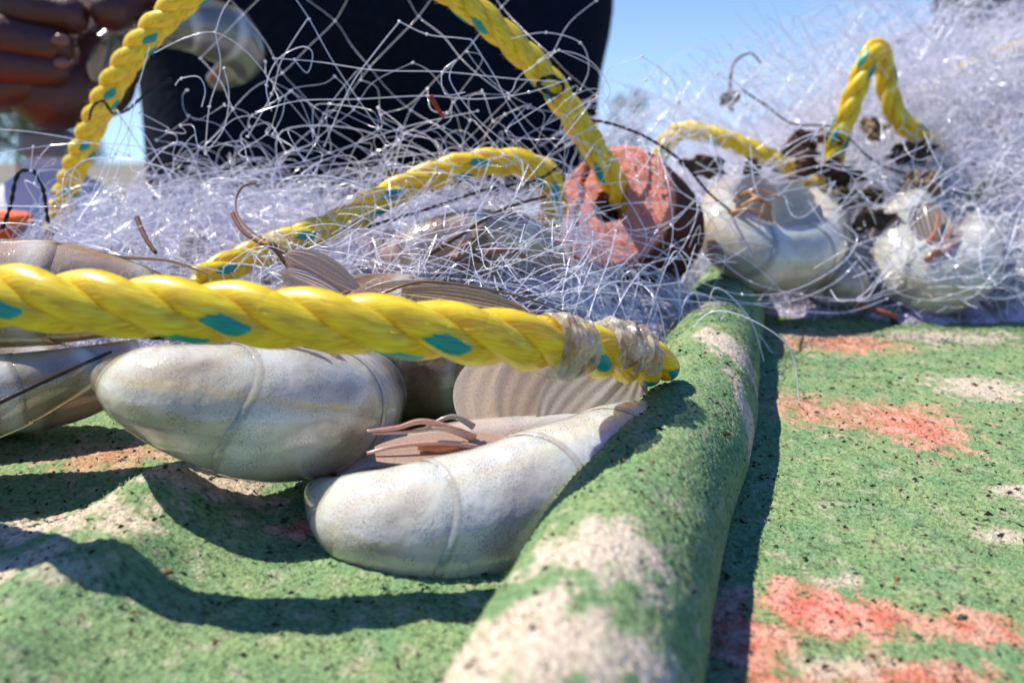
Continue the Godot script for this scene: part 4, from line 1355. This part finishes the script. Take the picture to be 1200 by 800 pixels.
	add_child(mi, true)
	tag(mi, "dark crumbs of paint and weed scattered over the whole deck", "crumbs", "", "stuff")

func build_fuzz() -> void:
	# the felt-like nap of the flaking paint
	var hair := newmb()
	for q in [Vector3(-0.00007, 0, 0), Vector3(0.00007, 0, 0), Vector3(0.00002, 0.0004, 0.0006), Vector3(0, 0.00008, 0.0)]: hair.v.append(q)
	hair.tri(0, 1, 2)
	hair.tri(1, 3, 2)
	hair.tri(3, 0, 2)
	var hm := hair.mesh(Vector3.ZERO)
	var mm := MultiMesh.new()
	mm.transform_format = MultiMesh.TRANSFORM_3D
	mm.use_colors = true
	mm.mesh = hm
	var count := 26000
	mm.instance_count = count
	for i in count:
		var u := 0.0
		var s := rng.randf_range(0.09, 0.30)
		s = 0.09 + (s - 0.09) * (0.35 + 0.65 * rng.randf())
		u = rng.randf_range(-0.62, 0.68) * s
		var rh := rail_height(u, s)
		var h := maxf(deck_height(u, s), rh)
		var lean := 0.0
		if rh > 0.0:
			lean = -asin(clampf((rh - 0.0035) / 0.0145, 0, 1)) + PI / 2
		var sc := rng.randf_range(0.5, 1.5)
		mm.set_instance_transform(i, Transform3D(Basis(Vector3(0, 1, 0), rng.randf() * TAU) * Basis(Vector3(1, 0, 0), rng.randf_range(-0.4, 0.5)) * Basis.from_scale(Vector3(sc, sc, sc)), DK(u, s, h - 0.00005)))
		mm.set_instance_color(i, (paint(u, s) if rh == 0.0 else paint_rail(u, s)) * rng.randf_range(0.75, 1.15))
	var mi := MultiMeshInstance3D.new()
	mi.name = "paint_fibres"
	mi.multimesh = mm
	mi.material_override = M.flake
	add_child(mi, true)
	tag(mi, "fine loose fibres of paint standing up all over the deck and its strip", "fibres", "", "stuff")

# ------------------------------------------------------------------ figures
func sdf(b: MB, bones: Array, cell: float, k: float, col: Color) -> void:
	var lo := Vector3(1e9, 1e9, 1e9)
	var hi := -lo
	for q in bones:
		var r := maxf(q[2], q[3]) + cell * 3.0
		lo = lo.min(q[0] - Vector3.ONE * r).min(q[1] - Vector3.ONE * r)
		hi = hi.max(q[0] + Vector3.ONE * r).max(q[1] + Vector3.ONE * r)
	var nx := int((hi.x - lo.x) / cell) + 2
	var ny := int((hi.y - lo.y) / cell) + 2
	var nz := int((hi.z - lo.z) / cell) + 2
	var f := PackedFloat32Array()
	f.resize(nx * ny * nz)
	for q in bones:
		var a: Vector3 = q[0]
		var d: Vector3 = q[1] - a
		var ra: float = q[2]
		var rb: float = q[3]
		var dd := maxf(d.length_squared(), 1e-12)
		var m := maxf(ra, rb) + 5.0 / k
		var p0 := (a.min(q[1]) - Vector3.ONE * m - lo) / cell
		var p1 := (a.max(q[1]) + Vector3.ONE * m - lo) / cell
		for z in range(maxi(0, int(p0.z)), mini(nz, int(p1.z) + 2)):
			for y in range(maxi(0, int(p0.y)), mini(ny, int(p1.y) + 2)):
				for x in range(maxi(0, int(p0.x)), mini(nx, int(p1.x) + 2)):
					var p := lo + Vector3(x, y, z) * cell - a
					var t := clampf(p.dot(d) / dd, 0.0, 1.0)
					var e := (p - d * t).length() - lerpf(ra, rb, t)
					if e * k < 6.0:
						f[(z * ny + y) * nx + x] += exp(-k * e)
	var at := {}
	var ex := [[0, 1], [2, 3], [4, 5], [6, 7], [0, 2], [1, 3], [4, 6], [5, 7], [0, 4], [1, 5], [2, 6], [3, 7]]
	var val := PackedFloat32Array()
	val.resize(8)
	for z in nz - 1:
		for y in ny - 1:
			for x in nx - 1:
				var i0 := (z * ny + y) * nx + x
				var n := 0
				for c in 8:
					val[c] = f[i0 + (c & 1) + ((c >> 1) & 1) * nx + (c >> 2) * nx * ny]
					if val[c] > 1.0: n += 1
				if n == 0 or n == 8: continue
				var s := Vector3.ZERO
				var w := 0
				for e in ex:
					var va: float = val[e[0]]
					var vb: float = val[e[1]]
					if (va > 1.0) == (vb > 1.0): continue
					var la := -log(maxf(va, 1e-4))
					var lb := -log(maxf(vb, 1e-4))
					var t := la / (la - lb)
					var pa := Vector3(e[0] & 1, (e[0] >> 1) & 1, e[0] >> 2)
					var pb := Vector3(e[1] & 1, (e[1] >> 1) & 1, e[1] >> 2)
					s += pa.lerp(pb, t)
					w += 1
				at[i0] = b.v.size()
				b.v.append(lo + (Vector3(x, y, z) + s / w) * cell)
				b.c.append(col)
	for i0 in at:
		var x: int = i0 % nx
		var y: int = (i0 / nx) % ny
		var z: int = i0 / (nx * ny)
		var ins := f[i0] > 1.0
		for ax in 3:
			var st: int = [1, nx, nx * ny][ax]
			if (f[i0 + st] > 1.0) == ins: continue
			var s1: int = [nx, nx * ny, 1][ax]
			var s2: int = [nx * ny, 1, nx][ax]
			if not (at.has(i0 - s1) and at.has(i0 - s2) and at.has(i0 - s1 - s2)): continue
			var q0: int = at[i0]
			var q1: int = at[i0 - s1]
			var q2: int = at[i0 - s1 - s2]
			var q3: int = at[i0 - s2]
			if ins:
				b.tri(q0, q2, q1); b.tri(q0, q3, q2)
			else:
				b.tri(q0, q1, q2); b.tri(q0, q2, q3)

func build_person() -> void:
	var skin := Color(0.062, 0.0145, 0.011)
	var root := Vector3(-0.11, 0.0, -0.82)
	var b := newmb(true)
	var V := func(x: float, y: float, z: float) -> Vector3: return root + Vector3(x, y, z)
	var hipl: Vector3 = V.call(-0.105, 0.93, 0.0)
	var hipr: Vector3 = V.call(0.105, 0.93, 0.0)
	var wrist := P(112, -2, 0.44)
	var elbow := Vector3(-0.40, 1.12, -0.62)
	var wrist2 := P(512, -75, 0.72)
	var elbow2: Vector3 = V.call(0.30, 1.14, 0.02)
	var body := [
		[hipl, V.call(-0.11, 0.50, 0.03), 0.066, 0.052], [V.call(-0.11, 0.50, 0.03), V.call(-0.11, 0.09, 0.0), 0.052, 0.036], [V.call(-0.11, 0.06, 0.0), V.call(-0.12, 0.035, 0.16), 0.036, 0.028],
		[hipr, V.call(0.11, 0.50, 0.03), 0.066, 0.052], [V.call(0.11, 0.50, 0.03), V.call(0.11, 0.09, 0.0), 0.052, 0.036], [V.call(0.11, 0.06, 0.0), V.call(0.12, 0.035, 0.16), 0.036, 0.028],
		[hipl, hipr, 0.06, 0.06], [V.call(-0.05, 1.0, 0), V.call(-0.07, 1.30, 0), 0.10, 0.10], [V.call(0.05, 1.0, 0), V.call(0.07, 1.30, 0), 0.10, 0.10],
		[V.call(-0.15, 1.42, 0), V.call(0.15, 1.42, 0), 0.065, 0.065], [V.call(0, 1.42, 0.0), V.call(0, 1.55, 0.03), 0.058, 0.05],
		[V.call(-0.17, 1.41, 0), elbow, 0.052, 0.040], [elbow, wrist, 0.041, 0.026],
		[V.call(0.17, 1.41, 0), elbow2, 0.052, 0.040], [elbow2, wrist2, 0.041, 0.026]]
	sdf(b, body, 0.014, 90.0, skin)
	# head: skull, jaw, nose, ears, brow
	var hc: Vector3 = V.call(0, 1.66, 0.05)
	var head := [[hc + Vector3(0, 0.02, -0.01), hc + Vector3(0, 0.03, -0.03), 0.082, 0.082], [hc + Vector3(0, -0.03, 0.03), hc + Vector3(0, -0.085, 0.055), 0.062, 0.036], [hc + Vector3(0, 0.0, 0.085), hc + Vector3(0, -0.03, 0.10), 0.010, 0.014],
		[hc + Vector3(-0.078, 0.0, 0.0), hc + Vector3(-0.082, -0.03, 0.0), 0.014, 0.010], [hc + Vector3(0.078, 0.0, 0.0), hc + Vector3(0.082, -0.03, 0.0), 0.014, 0.010], [hc + Vector3(-0.04, 0.022, 0.075), hc + Vector3(0.04, 0.022, 0.075), 0.012, 0.012],
		[hc + Vector3(-0.022, -0.062, 0.083), hc + Vector3(0.022, -0.062, 0.083), 0.009, 0.009], [hc + Vector3(-0.02, -0.074, 0.082), hc + Vector3(0.02, -0.074, 0.082), 0.009, 0.009], [V.call(0, 1.54, 0.03), hc, 0.05, 0.06]]
	sdf(b, head, 0.006, 170.0, skin)
	# the hand at top left: closed round the prawn's tail, seen from the palm
	var z0 := 0.385
	var palm := [[wrist, P(95, 50, 0.415), 0.024, 0.024], [P(95, 10, 0.42), P(20, 0, 0.425), 0.017, 0.015], [P(95, 45, 0.42), P(0, 40, 0.425), 0.018, 0.015], [P(90, 80, 0.415), P(0, 85, 0.42), 0.017, 0.014], [P(112, 95, 0.405), P(60, 112, 0.39), 0.014, 0.0135], [P(60, 112, 0.39), P(10, 92, 0.385), 0.0125, 0.0095],
		[P(118, 60, 0.405), P(112, 95, 0.405), 0.016, 0.014]]
	sdf(b, palm, 0.003, 260.0, skin)
	for q in [
		[[-45, -2, 0.425], [-58, 0, 0.395], [20, 8, 0.372], [82, 18, 0.374], 0.0092, 0.0085, 0.0078],
		[[-50, 40, 0.425], [-62, 40, 0.392], [0, 42, 0.370], [62, 54, 0.374], 0.0094, 0.0088, 0.0085],
		[[-45, 82, 0.42], [-55, 80, 0.392], [0, 76, 0.372], [62, 82, 0.376], 0.0086, 0.0080, 0.0074]]:
		var p0 := P(q[0][0], q[0][1], q[0][2])
		var p1 := P(q[1][0], q[1][1], q[1][2])
		var p2 := P(q[2][0], q[2][1], q[2][2])
		var p3 := P(q[3][0], q[3][1], q[3][2])
		sdf(b, [[P(0, q[0][1], 0.425), p0, 0.010, q[4]], [p0, p1, q[4], q[4]], [p1, p2, q[4], q[5]], [p2, p3, q[5], q[6]]], 0.0024, 500.0, skin)
	# thumb closing from above, and the little finger below
	sdf(b, [[P(112, 20, 0.42), P(150, -10, 0.40), 0.014, 0.011], [P(150, -10, 0.40), P(128, 12, 0.378), 0.0105, 0.0085]], 0.0026, 400.0, skin)
	sdf(b, [[P(5, 112, 0.41), P(-40, 108, 0.40), 0.0085, 0.008], [P(-40, 108, 0.40), P(-10, 104, 0.375), 0.008, 0.0075], [P(-10, 104, 0.375), P(30, 100, 0.378), 0.0075, 0.0068]], 0.0024, 450.0, skin)
	# the other hand resting low on the thigh
	sdf(b, [[wrist2, P(512, -30, 0.705), 0.026, 0.030], [P(498, -20, 0.70), P(490, 22, 0.695), 0.010, 0.008], [P(508, -18, 0.70), P(505, 38, 0.693), 0.010, 0.008], [P(520, -18, 0.70), P(520, 42, 0.692), 0.010, 0.008], [P(531, -20, 0.70), P(534, 34, 0.694), 0.0095, 0.007], [P(535, -40, 0.70), P(556, -8, 0.695), 0.012, 0.009]], 0.004, 300.0, skin)
	var o := part(b, "person", M.skin)
	tag(o, "person standing behind the net in dark clothes, holding up a prawn in one hand", "person")
	# nails on the near fingers
	for q in [[70, 47, 0.3655, 0.0042], [72, 74, 0.3685, 0.0038]]:
		var nb := newmb(true)
		var c := P(q[0], q[1], q[2])
		for i in 7:
			for j in 12:
				var th := PI * (i + 0.01) / 6.02
				var a := TAU * j / 12
				nb.v.append(c + Vector3(sin(th) * cos(a) * q[3], cos(th) * q[3] * 0.6, sin(th) * sin(a) * 0.0015))
				nb.c.append(Color(0.30, 0.14, 0.11))
		nb.sheet(0, 7, 12, true)
		part(nb, "fingernail", M.fin, o)
	var sh := newmb(true)
	sdf(sh, [[V.call(-0.10, 1.02, 0.0), V.call(-0.10, 1.34, 0.0), 0.125, 0.12], [V.call(0.07, 1.02, 0.0), V.call(0.08, 1.34, 0.0), 0.12, 0.12], [V.call(-0.16, 1.41, 0), V.call(0.16, 1.41, 0), 0.08, 0.08],
		[V.call(-0.18, 1.41, 0), V.call(-0.18, 1.41, 0).lerp(elbow, 0.6), 0.072, 0.068], [V.call(0.18, 1.41, 0), V.call(0.18, 1.41, 0).lerp(elbow2, 0.6), 0.072, 0.068]], 0.016, 80.0, Color.WHITE)
	part(sh, "shirt", M.black_cloth, o)
	var tr := newmb(true)
	sdf(tr, [[V.call(-0.105, 0.99, 0), V.call(0.085, 0.99, 0), 0.115, 0.112], [V.call(-0.105, 0.98, 0), V.call(-0.118, 0.52, 0.03), 0.108, 0.09], [V.call(0.085, 0.98, 0), V.call(0.105, 0.52, 0.03), 0.100, 0.085]], 0.014, 110.0, Color.WHITE)
	part(tr, "shorts", M.navy_cloth, o)
	var hr := newmb(true)
	sdf(hr, [[hc + Vector3(0, 0.04, -0.03), hc + Vector3(0, 0.05, -0.04), 0.086, 0.08], [hc + Vector3(0, 0.075, 0.01), hc + Vector3(0, 0.08, 0.03), 0.06, 0.05]], 0.010, 120.0, Color.WHITE)
	part(hr, "hair", M.hair, o)
	for s in [-1, 1]:
		var eb := newmb(true)
		for i in 7:
			for j in 12:
				var th := PI * (i + 0.01) / 6.02
				var a := TAU * j / 12
				eb.v.append(hc + Vector3(0.032 * s, 0.004, 0.082) + Vector3(sin(th) * cos(a), cos(th), sin(th) * sin(a)) * 0.011)
				eb.c.append(Color(0.5, 0.48, 0.46) if sin(th) * sin(a) < 0.9 else Color(0.02, 0.015, 0.01))
		eb.sheet(0, 7, 12, true)
		part(eb, "eye", M.fin, o)

# ------------------------------------------------------------------ background
func lathe(prof: Array, at: Vector3, seg := 40, axis := Vector3(0, 1, 0)) -> MB:
	var b := newmb()
	var y := axis.normalized()
	var x := y.cross(Vector3(0.1, 0.2, 1.0)).normalized()
	var z := x.cross(y)
	for q in prof:
		for j in seg:
			var a := TAU * j / seg
			b.v.append(at + (x * cos(a) + z * sin(a)) * q[0] + y * q[1])
	b.sheet(0, prof.size(), seg, true)
	return b

func tree(label: String, at: Vector3, height: float, wide: float, seed_: int, palm := false) -> void:
	var r := RandomNumberGenerator.new()
	r.seed = seed_
	var o := thing("tree", at)
	tag(o, label, "tree", "")
	var t := newmb()
	var lean := Vector3(r.randf_range(-0.3, 0.3), 0, 0)
	var trunk := PackedVector3Array([at, at + Vector3(0, height * 0.3, 0) + lean * 0.3, at + Vector3(0, height * 0.55, 0) + lean])
	t.tube(spline(trunk, 5), height * 0.03, height * 0.014, 8)
	for k in 6:
		var a := TAU * k / 6 + r.randf()
		t.tube(PackedVector3Array([trunk[2] - Vector3(0, height * 0.1 * r.randf(), 0), trunk[2] + Vector3(cos(a) * wide * 0.3, height * 0.14, sin(a) * wide * 0.3), trunk[2] + Vector3(cos(a) * wide * 0.42, height * 0.28, sin(a) * wide * 0.42)]), height * 0.010, height * 0.003, 6)
	part(t, "trunk", M.bark, o)
	var c := newmb(true)
	var clumps := []
	for k in 26:
		var d := Vector3(r.randf_range(-1, 1), r.randf_range(-1, 1), r.randf_range(-1, 1))
		clumps.append(at + Vector3(0, height * 0.68, 0) + Vector3(d.x * wide * 0.42, d.y * height * 0.26, d.z * wide * 0.42))
	for k in 2600:
		var q: Vector3 = clumps[r.randi() % clumps.size()]
		var d := Vector3(r.randfn(), r.randfn(), r.randfn()) * wide * 0.075
		var l := wide * r.randf_range(0.018, 0.04)
		var x := Vector3(r.randf_range(-1, 1), r.randf_range(-0.6, 0.6), r.randf_range(-1, 1)).normalized() * l
		var y := x.cross(Vector3(r.randf_range(-1, 1), 1, r.randf_range(-1, 1))).normalized() * l * 0.5
		var col := Color(0.05, 0.085, 0.025) * r.randf_range(0.6, 1.4)
		var f := c.v.size()
		for e in [-x, y, x, -y]:
			c.v.append(q + d + e)
			c.c.append(col)
		c.tri(f, f + 1, f + 2)
		c.tri(f, f + 2, f + 3)
	part(c, "crown", M.leaf, o)

func build_background() -> void:
	# sandy shore to the horizon
	var g := newmb()
	var n := 60
	var nz := noise(161, 0.25, 3)
	for i in n:
		for j in n:
			var fx := (float(j) / (n - 1) - 0.5) * 2.0
			var fz := (float(i) / (n - 1) - 0.5) * 2.0
			var x := signf(fx) * pow(absf(fx), 3.0) * 1500.0
			var z := signf(fz) * pow(absf(fz), 3.0) * 1500.0
			g.v.append(Vector3(x, 0.05 * nz.get_noise_2d(x, z) - 0.02, -z))
	g.sheet(0, n, n)
	var go := part(g, "ground", M.sand)
	tag(go, "pale sandy shore behind the boat, far out of focus", "ground", "", "structure")
	tree("low dark green tree on the far shore at the left edge, left one", P(20, 186, 26.0) * Vector3(1, 0, 1), 2.5, 2.8, 5)
	tree("second low green tree on the far shore, just right of the left edge", P(66, 186, 24.0) * Vector3(1, 0, 1), 2.3, 2.0, 8)
	tree("dark distant tree seen through the net right of the person", P(732, 190, 22.0) * Vector3(1, 0, 1), 2.7, 1.3, 11)
	tree("distant tree partly hidden behind the person", P(620, 190, 34.0) * Vector3(1, 0, 1), 2.4, 3.4, 14)
	# beached skiff far behind
	var sk := thing("beached_boat", P(250, 215, 8.0) * Vector3(1, 0, 1))
	tag(sk, "low dark boat drawn up on the shore behind the net, left of the person", "boat")
	var hb := newmb()
	var c0 := origin_of(sk)
	for i in 25:
		var t := float(i) / 24 * 2.0 - 1.0
		var w := 0.42 * pow(maxf(0.0, 1.0 - t * t * t * t), 0.6) + 0.004
		var rise := 0.10 * t * t
		for j in 13:
			var e := float(j) / 12 * 2.0 - 1.0
			var dep := pow(maxf(0.0, 1.0 - e * e), 0.5)
			hb.v.append(c0 + Vector3(t * 1.5, 0.46 + rise - dep * 0.46 * (1.0 - 0.6 * t * t), e * w))
	hb.sheet(0, 25, 13)
	part(hb, "hull", M.hull, sk)
	for s in [-1, 1]:
		var gb := newmb()
		var q := PackedVector3Array()
		for i in 25:
			var t := float(i) / 24 * 2.0 - 1.0
			q.append(c0 + Vector3(t * 1.5, 0.48 + 0.10 * t * t, s * (0.42 * pow(maxf(0.0, 1.0 - t * t * t * t), 0.6) + 0.004)))
		gb.tube(q, 0.04, 0.04, 8)
		part(gb, "gunwale", M.wood, sk)
	var tb := newmb()
	for x in [-0.5, 0.4]:
		tb.tube(PackedVector3Array([c0 + Vector3(x, 0.40, -0.4), c0 + Vector3(x, 0.40, 0.0), c0 + Vector3(x, 0.40, 0.4)]), 0.05, 0.05, 6)
	part(tb, "thwart", M.wood, sk)
	# orange tub and white jug at the left, on the deck behind the net
	var d := DQ(-12, 318)
	var c := DK(-0.236, 0.365, 0.0)
	var tub := thing("orange_tub", c)
	tag(tub, "orange plastic tub on the deck at the left edge, half hidden by net", "tub")
	part(lathe([[0.0, 0.0014], [0.026, 0.0014], [0.030, 0.0043], [0.034, 0.0173], [0.036, 0.0187], [0.036, 0.0216], [0.037, 0.0317], [0.040, 0.0331], [0.040, 0.0360], [0.037, 0.0374], [0.035, 0.0360], [0.031, 0.0072], [0.0, 0.0058]], c), "bowl", M.plastic_orange, tub)
	part(lathe([[0.0405, 0.0324], [0.0425, 0.0331], [0.0425, 0.0367], [0.0405, 0.0374], [0.0395, 0.0349], [0.0405, 0.0324]], c), "rim", M.plastic_orange, tub)
	var c2 := DK(-0.218, 0.44, -0.025)
	var jug := thing("plastic_jug", c2)
	tag(jug, "white and grey plastic jug beside the orange tub at the left edge", "jug")
	part(lathe([[0.0, 0.001], [0.026, 0.001], [0.030, 0.006], [0.030, 0.050], [0.028, 0.060], [0.021, 0.070], [0.012, 0.076], [0.010, 0.080], [0.010, 0.086], [0.0, 0.087]], c2), "jug_body", M.plastic_white, jug)
	part(lathe([[0.0, 0.094], [0.011, 0.094], [0.0125, 0.092], [0.0125, 0.083], [0.0105, 0.083]], c2), "cap", M.plastic_grey, jug)
	part(lathe([[0.0302, 0.018], [0.0312, 0.019], [0.0312, 0.040], [0.0302, 0.041]], c2), "grey_band", M.plastic_grey, jug)
	# the dark bundle beyond the right-hand heap
	var bb := newmb()
	var cc := P(1190, 25, 0.66)
	var nq := noise(171, 14.0, 4)
	for i in 40:
		for j in 60:
			var th := PI * (i + 0.01) / 39.02
			var a := TAU * j / 60
			var e := Vector3(sin(th) * cos(a), cos(th), sin(th) * sin(a))
			var rr := 1.0 + 0.55 * nq.get_noise_3d(e.x * 0.09, e.y * 0.09, e.z * 0.09)
			bb.v.append(cc + Vector3(0.045, -0.055, 0.0) + e * Vector3(0.145, 0.085, 0.09) * rr)
	bb.sheet(0, 40, 60, true)
	tag(part(bb, "cloth_bundle", M.navy_cloth), "dark navy bundle of cloth behind the top of the right-hand net heap", "cloth")

# ------------------------------------------------------------------
func _ready() -> void:
	rng.seed = 20
	var cam := Camera3D.new()
	cam.name = "camera"
	var at := CameraAttributesPhysical.new()
	at.frustum_focal_length = 12.0 * FOC / 400.0
	at.frustum_near = 0.01
	at.frustum_far = 4000.0
	at.frustum_focus_distance = 0.185
	at.exposure_aperture = 31.17 / 1.7
	at.exposure_shutter_speed = 100.0
	cam.attributes = at
	add_child(cam)
	cam.position = CAM
	cam.rotation = Vector3(-PITCH, 0, 0)
	cam.current = true
	print("fov ", cam.fov, " near ", cam.near, " far ", cam.far)

	var we := WorldEnvironment.new()
	we.name = "environment"
	var env := Environment.new()
	env.background_mode = Environment.BG_SKY
	env.tonemap_mode = Environment.TONE_MAPPER_LINEAR
	env.tonemap_exposure = 1.7
	env.sdfgi_enabled = true
	env.ssao_enabled = true
	env.ssil_enabled = true
	var sky := Sky.new()
	var sm := ProceduralSkyMaterial.new()
	sm.sky_top_color = Color(0.20, 0.38, 0.66)
	sm.sky_horizon_color = Color(0.68, 0.82, 0.94)
	sm.sky_curve = 0.13
	sm.ground_bottom_color = Color(0.30, 0.28, 0.25)
	sm.ground_horizon_color = Color(0.66, 0.76, 0.84)
	sm.sun_angle_max = 12.0
	sm.sky_energy_multiplier = 1.0
	sky.sky_material = sm
	env.sky = sky
	we.environment = env
	add_child(we)

	var sun := DirectionalLight3D.new()
	sun.name = "sun"
	sun.light_energy = 1.5
	sun.light_color = Color(1.0, 0.965, 0.91)
	sun.light_angular_distance = 0.5
	sun.shadow_enabled = true
	add_child(sun)
	# light travels right, down and towards the lens
	sun.look_at_from_position(Vector3.ZERO, Vector3(0.62, -1.0, 0.24), Vector3.UP)

	materials()
	var t0 := Time.get_ticks_msec()
	build_boat()
	print("boat ", Time.get_ticks_msec() - t0); t0 = Time.get_ticks_msec()
	build_ropes()
	build_prawns()
	build_float()
	print("ropes, prawns ", Time.get_ticks_msec() - t0); t0 = Time.get_ticks_msec()
	build_net()
	print("net ", Time.get_ticks_msec() - t0); t0 = Time.get_ticks_msec()
	build_person()
	print("person ", Time.get_ticks_msec() - t0); t0 = Time.get_ticks_msec()
	build_background()
	build_twine()
	build_litter()
	build_fuzz()
	print("rest ", Time.get_ticks_msec() - t0)
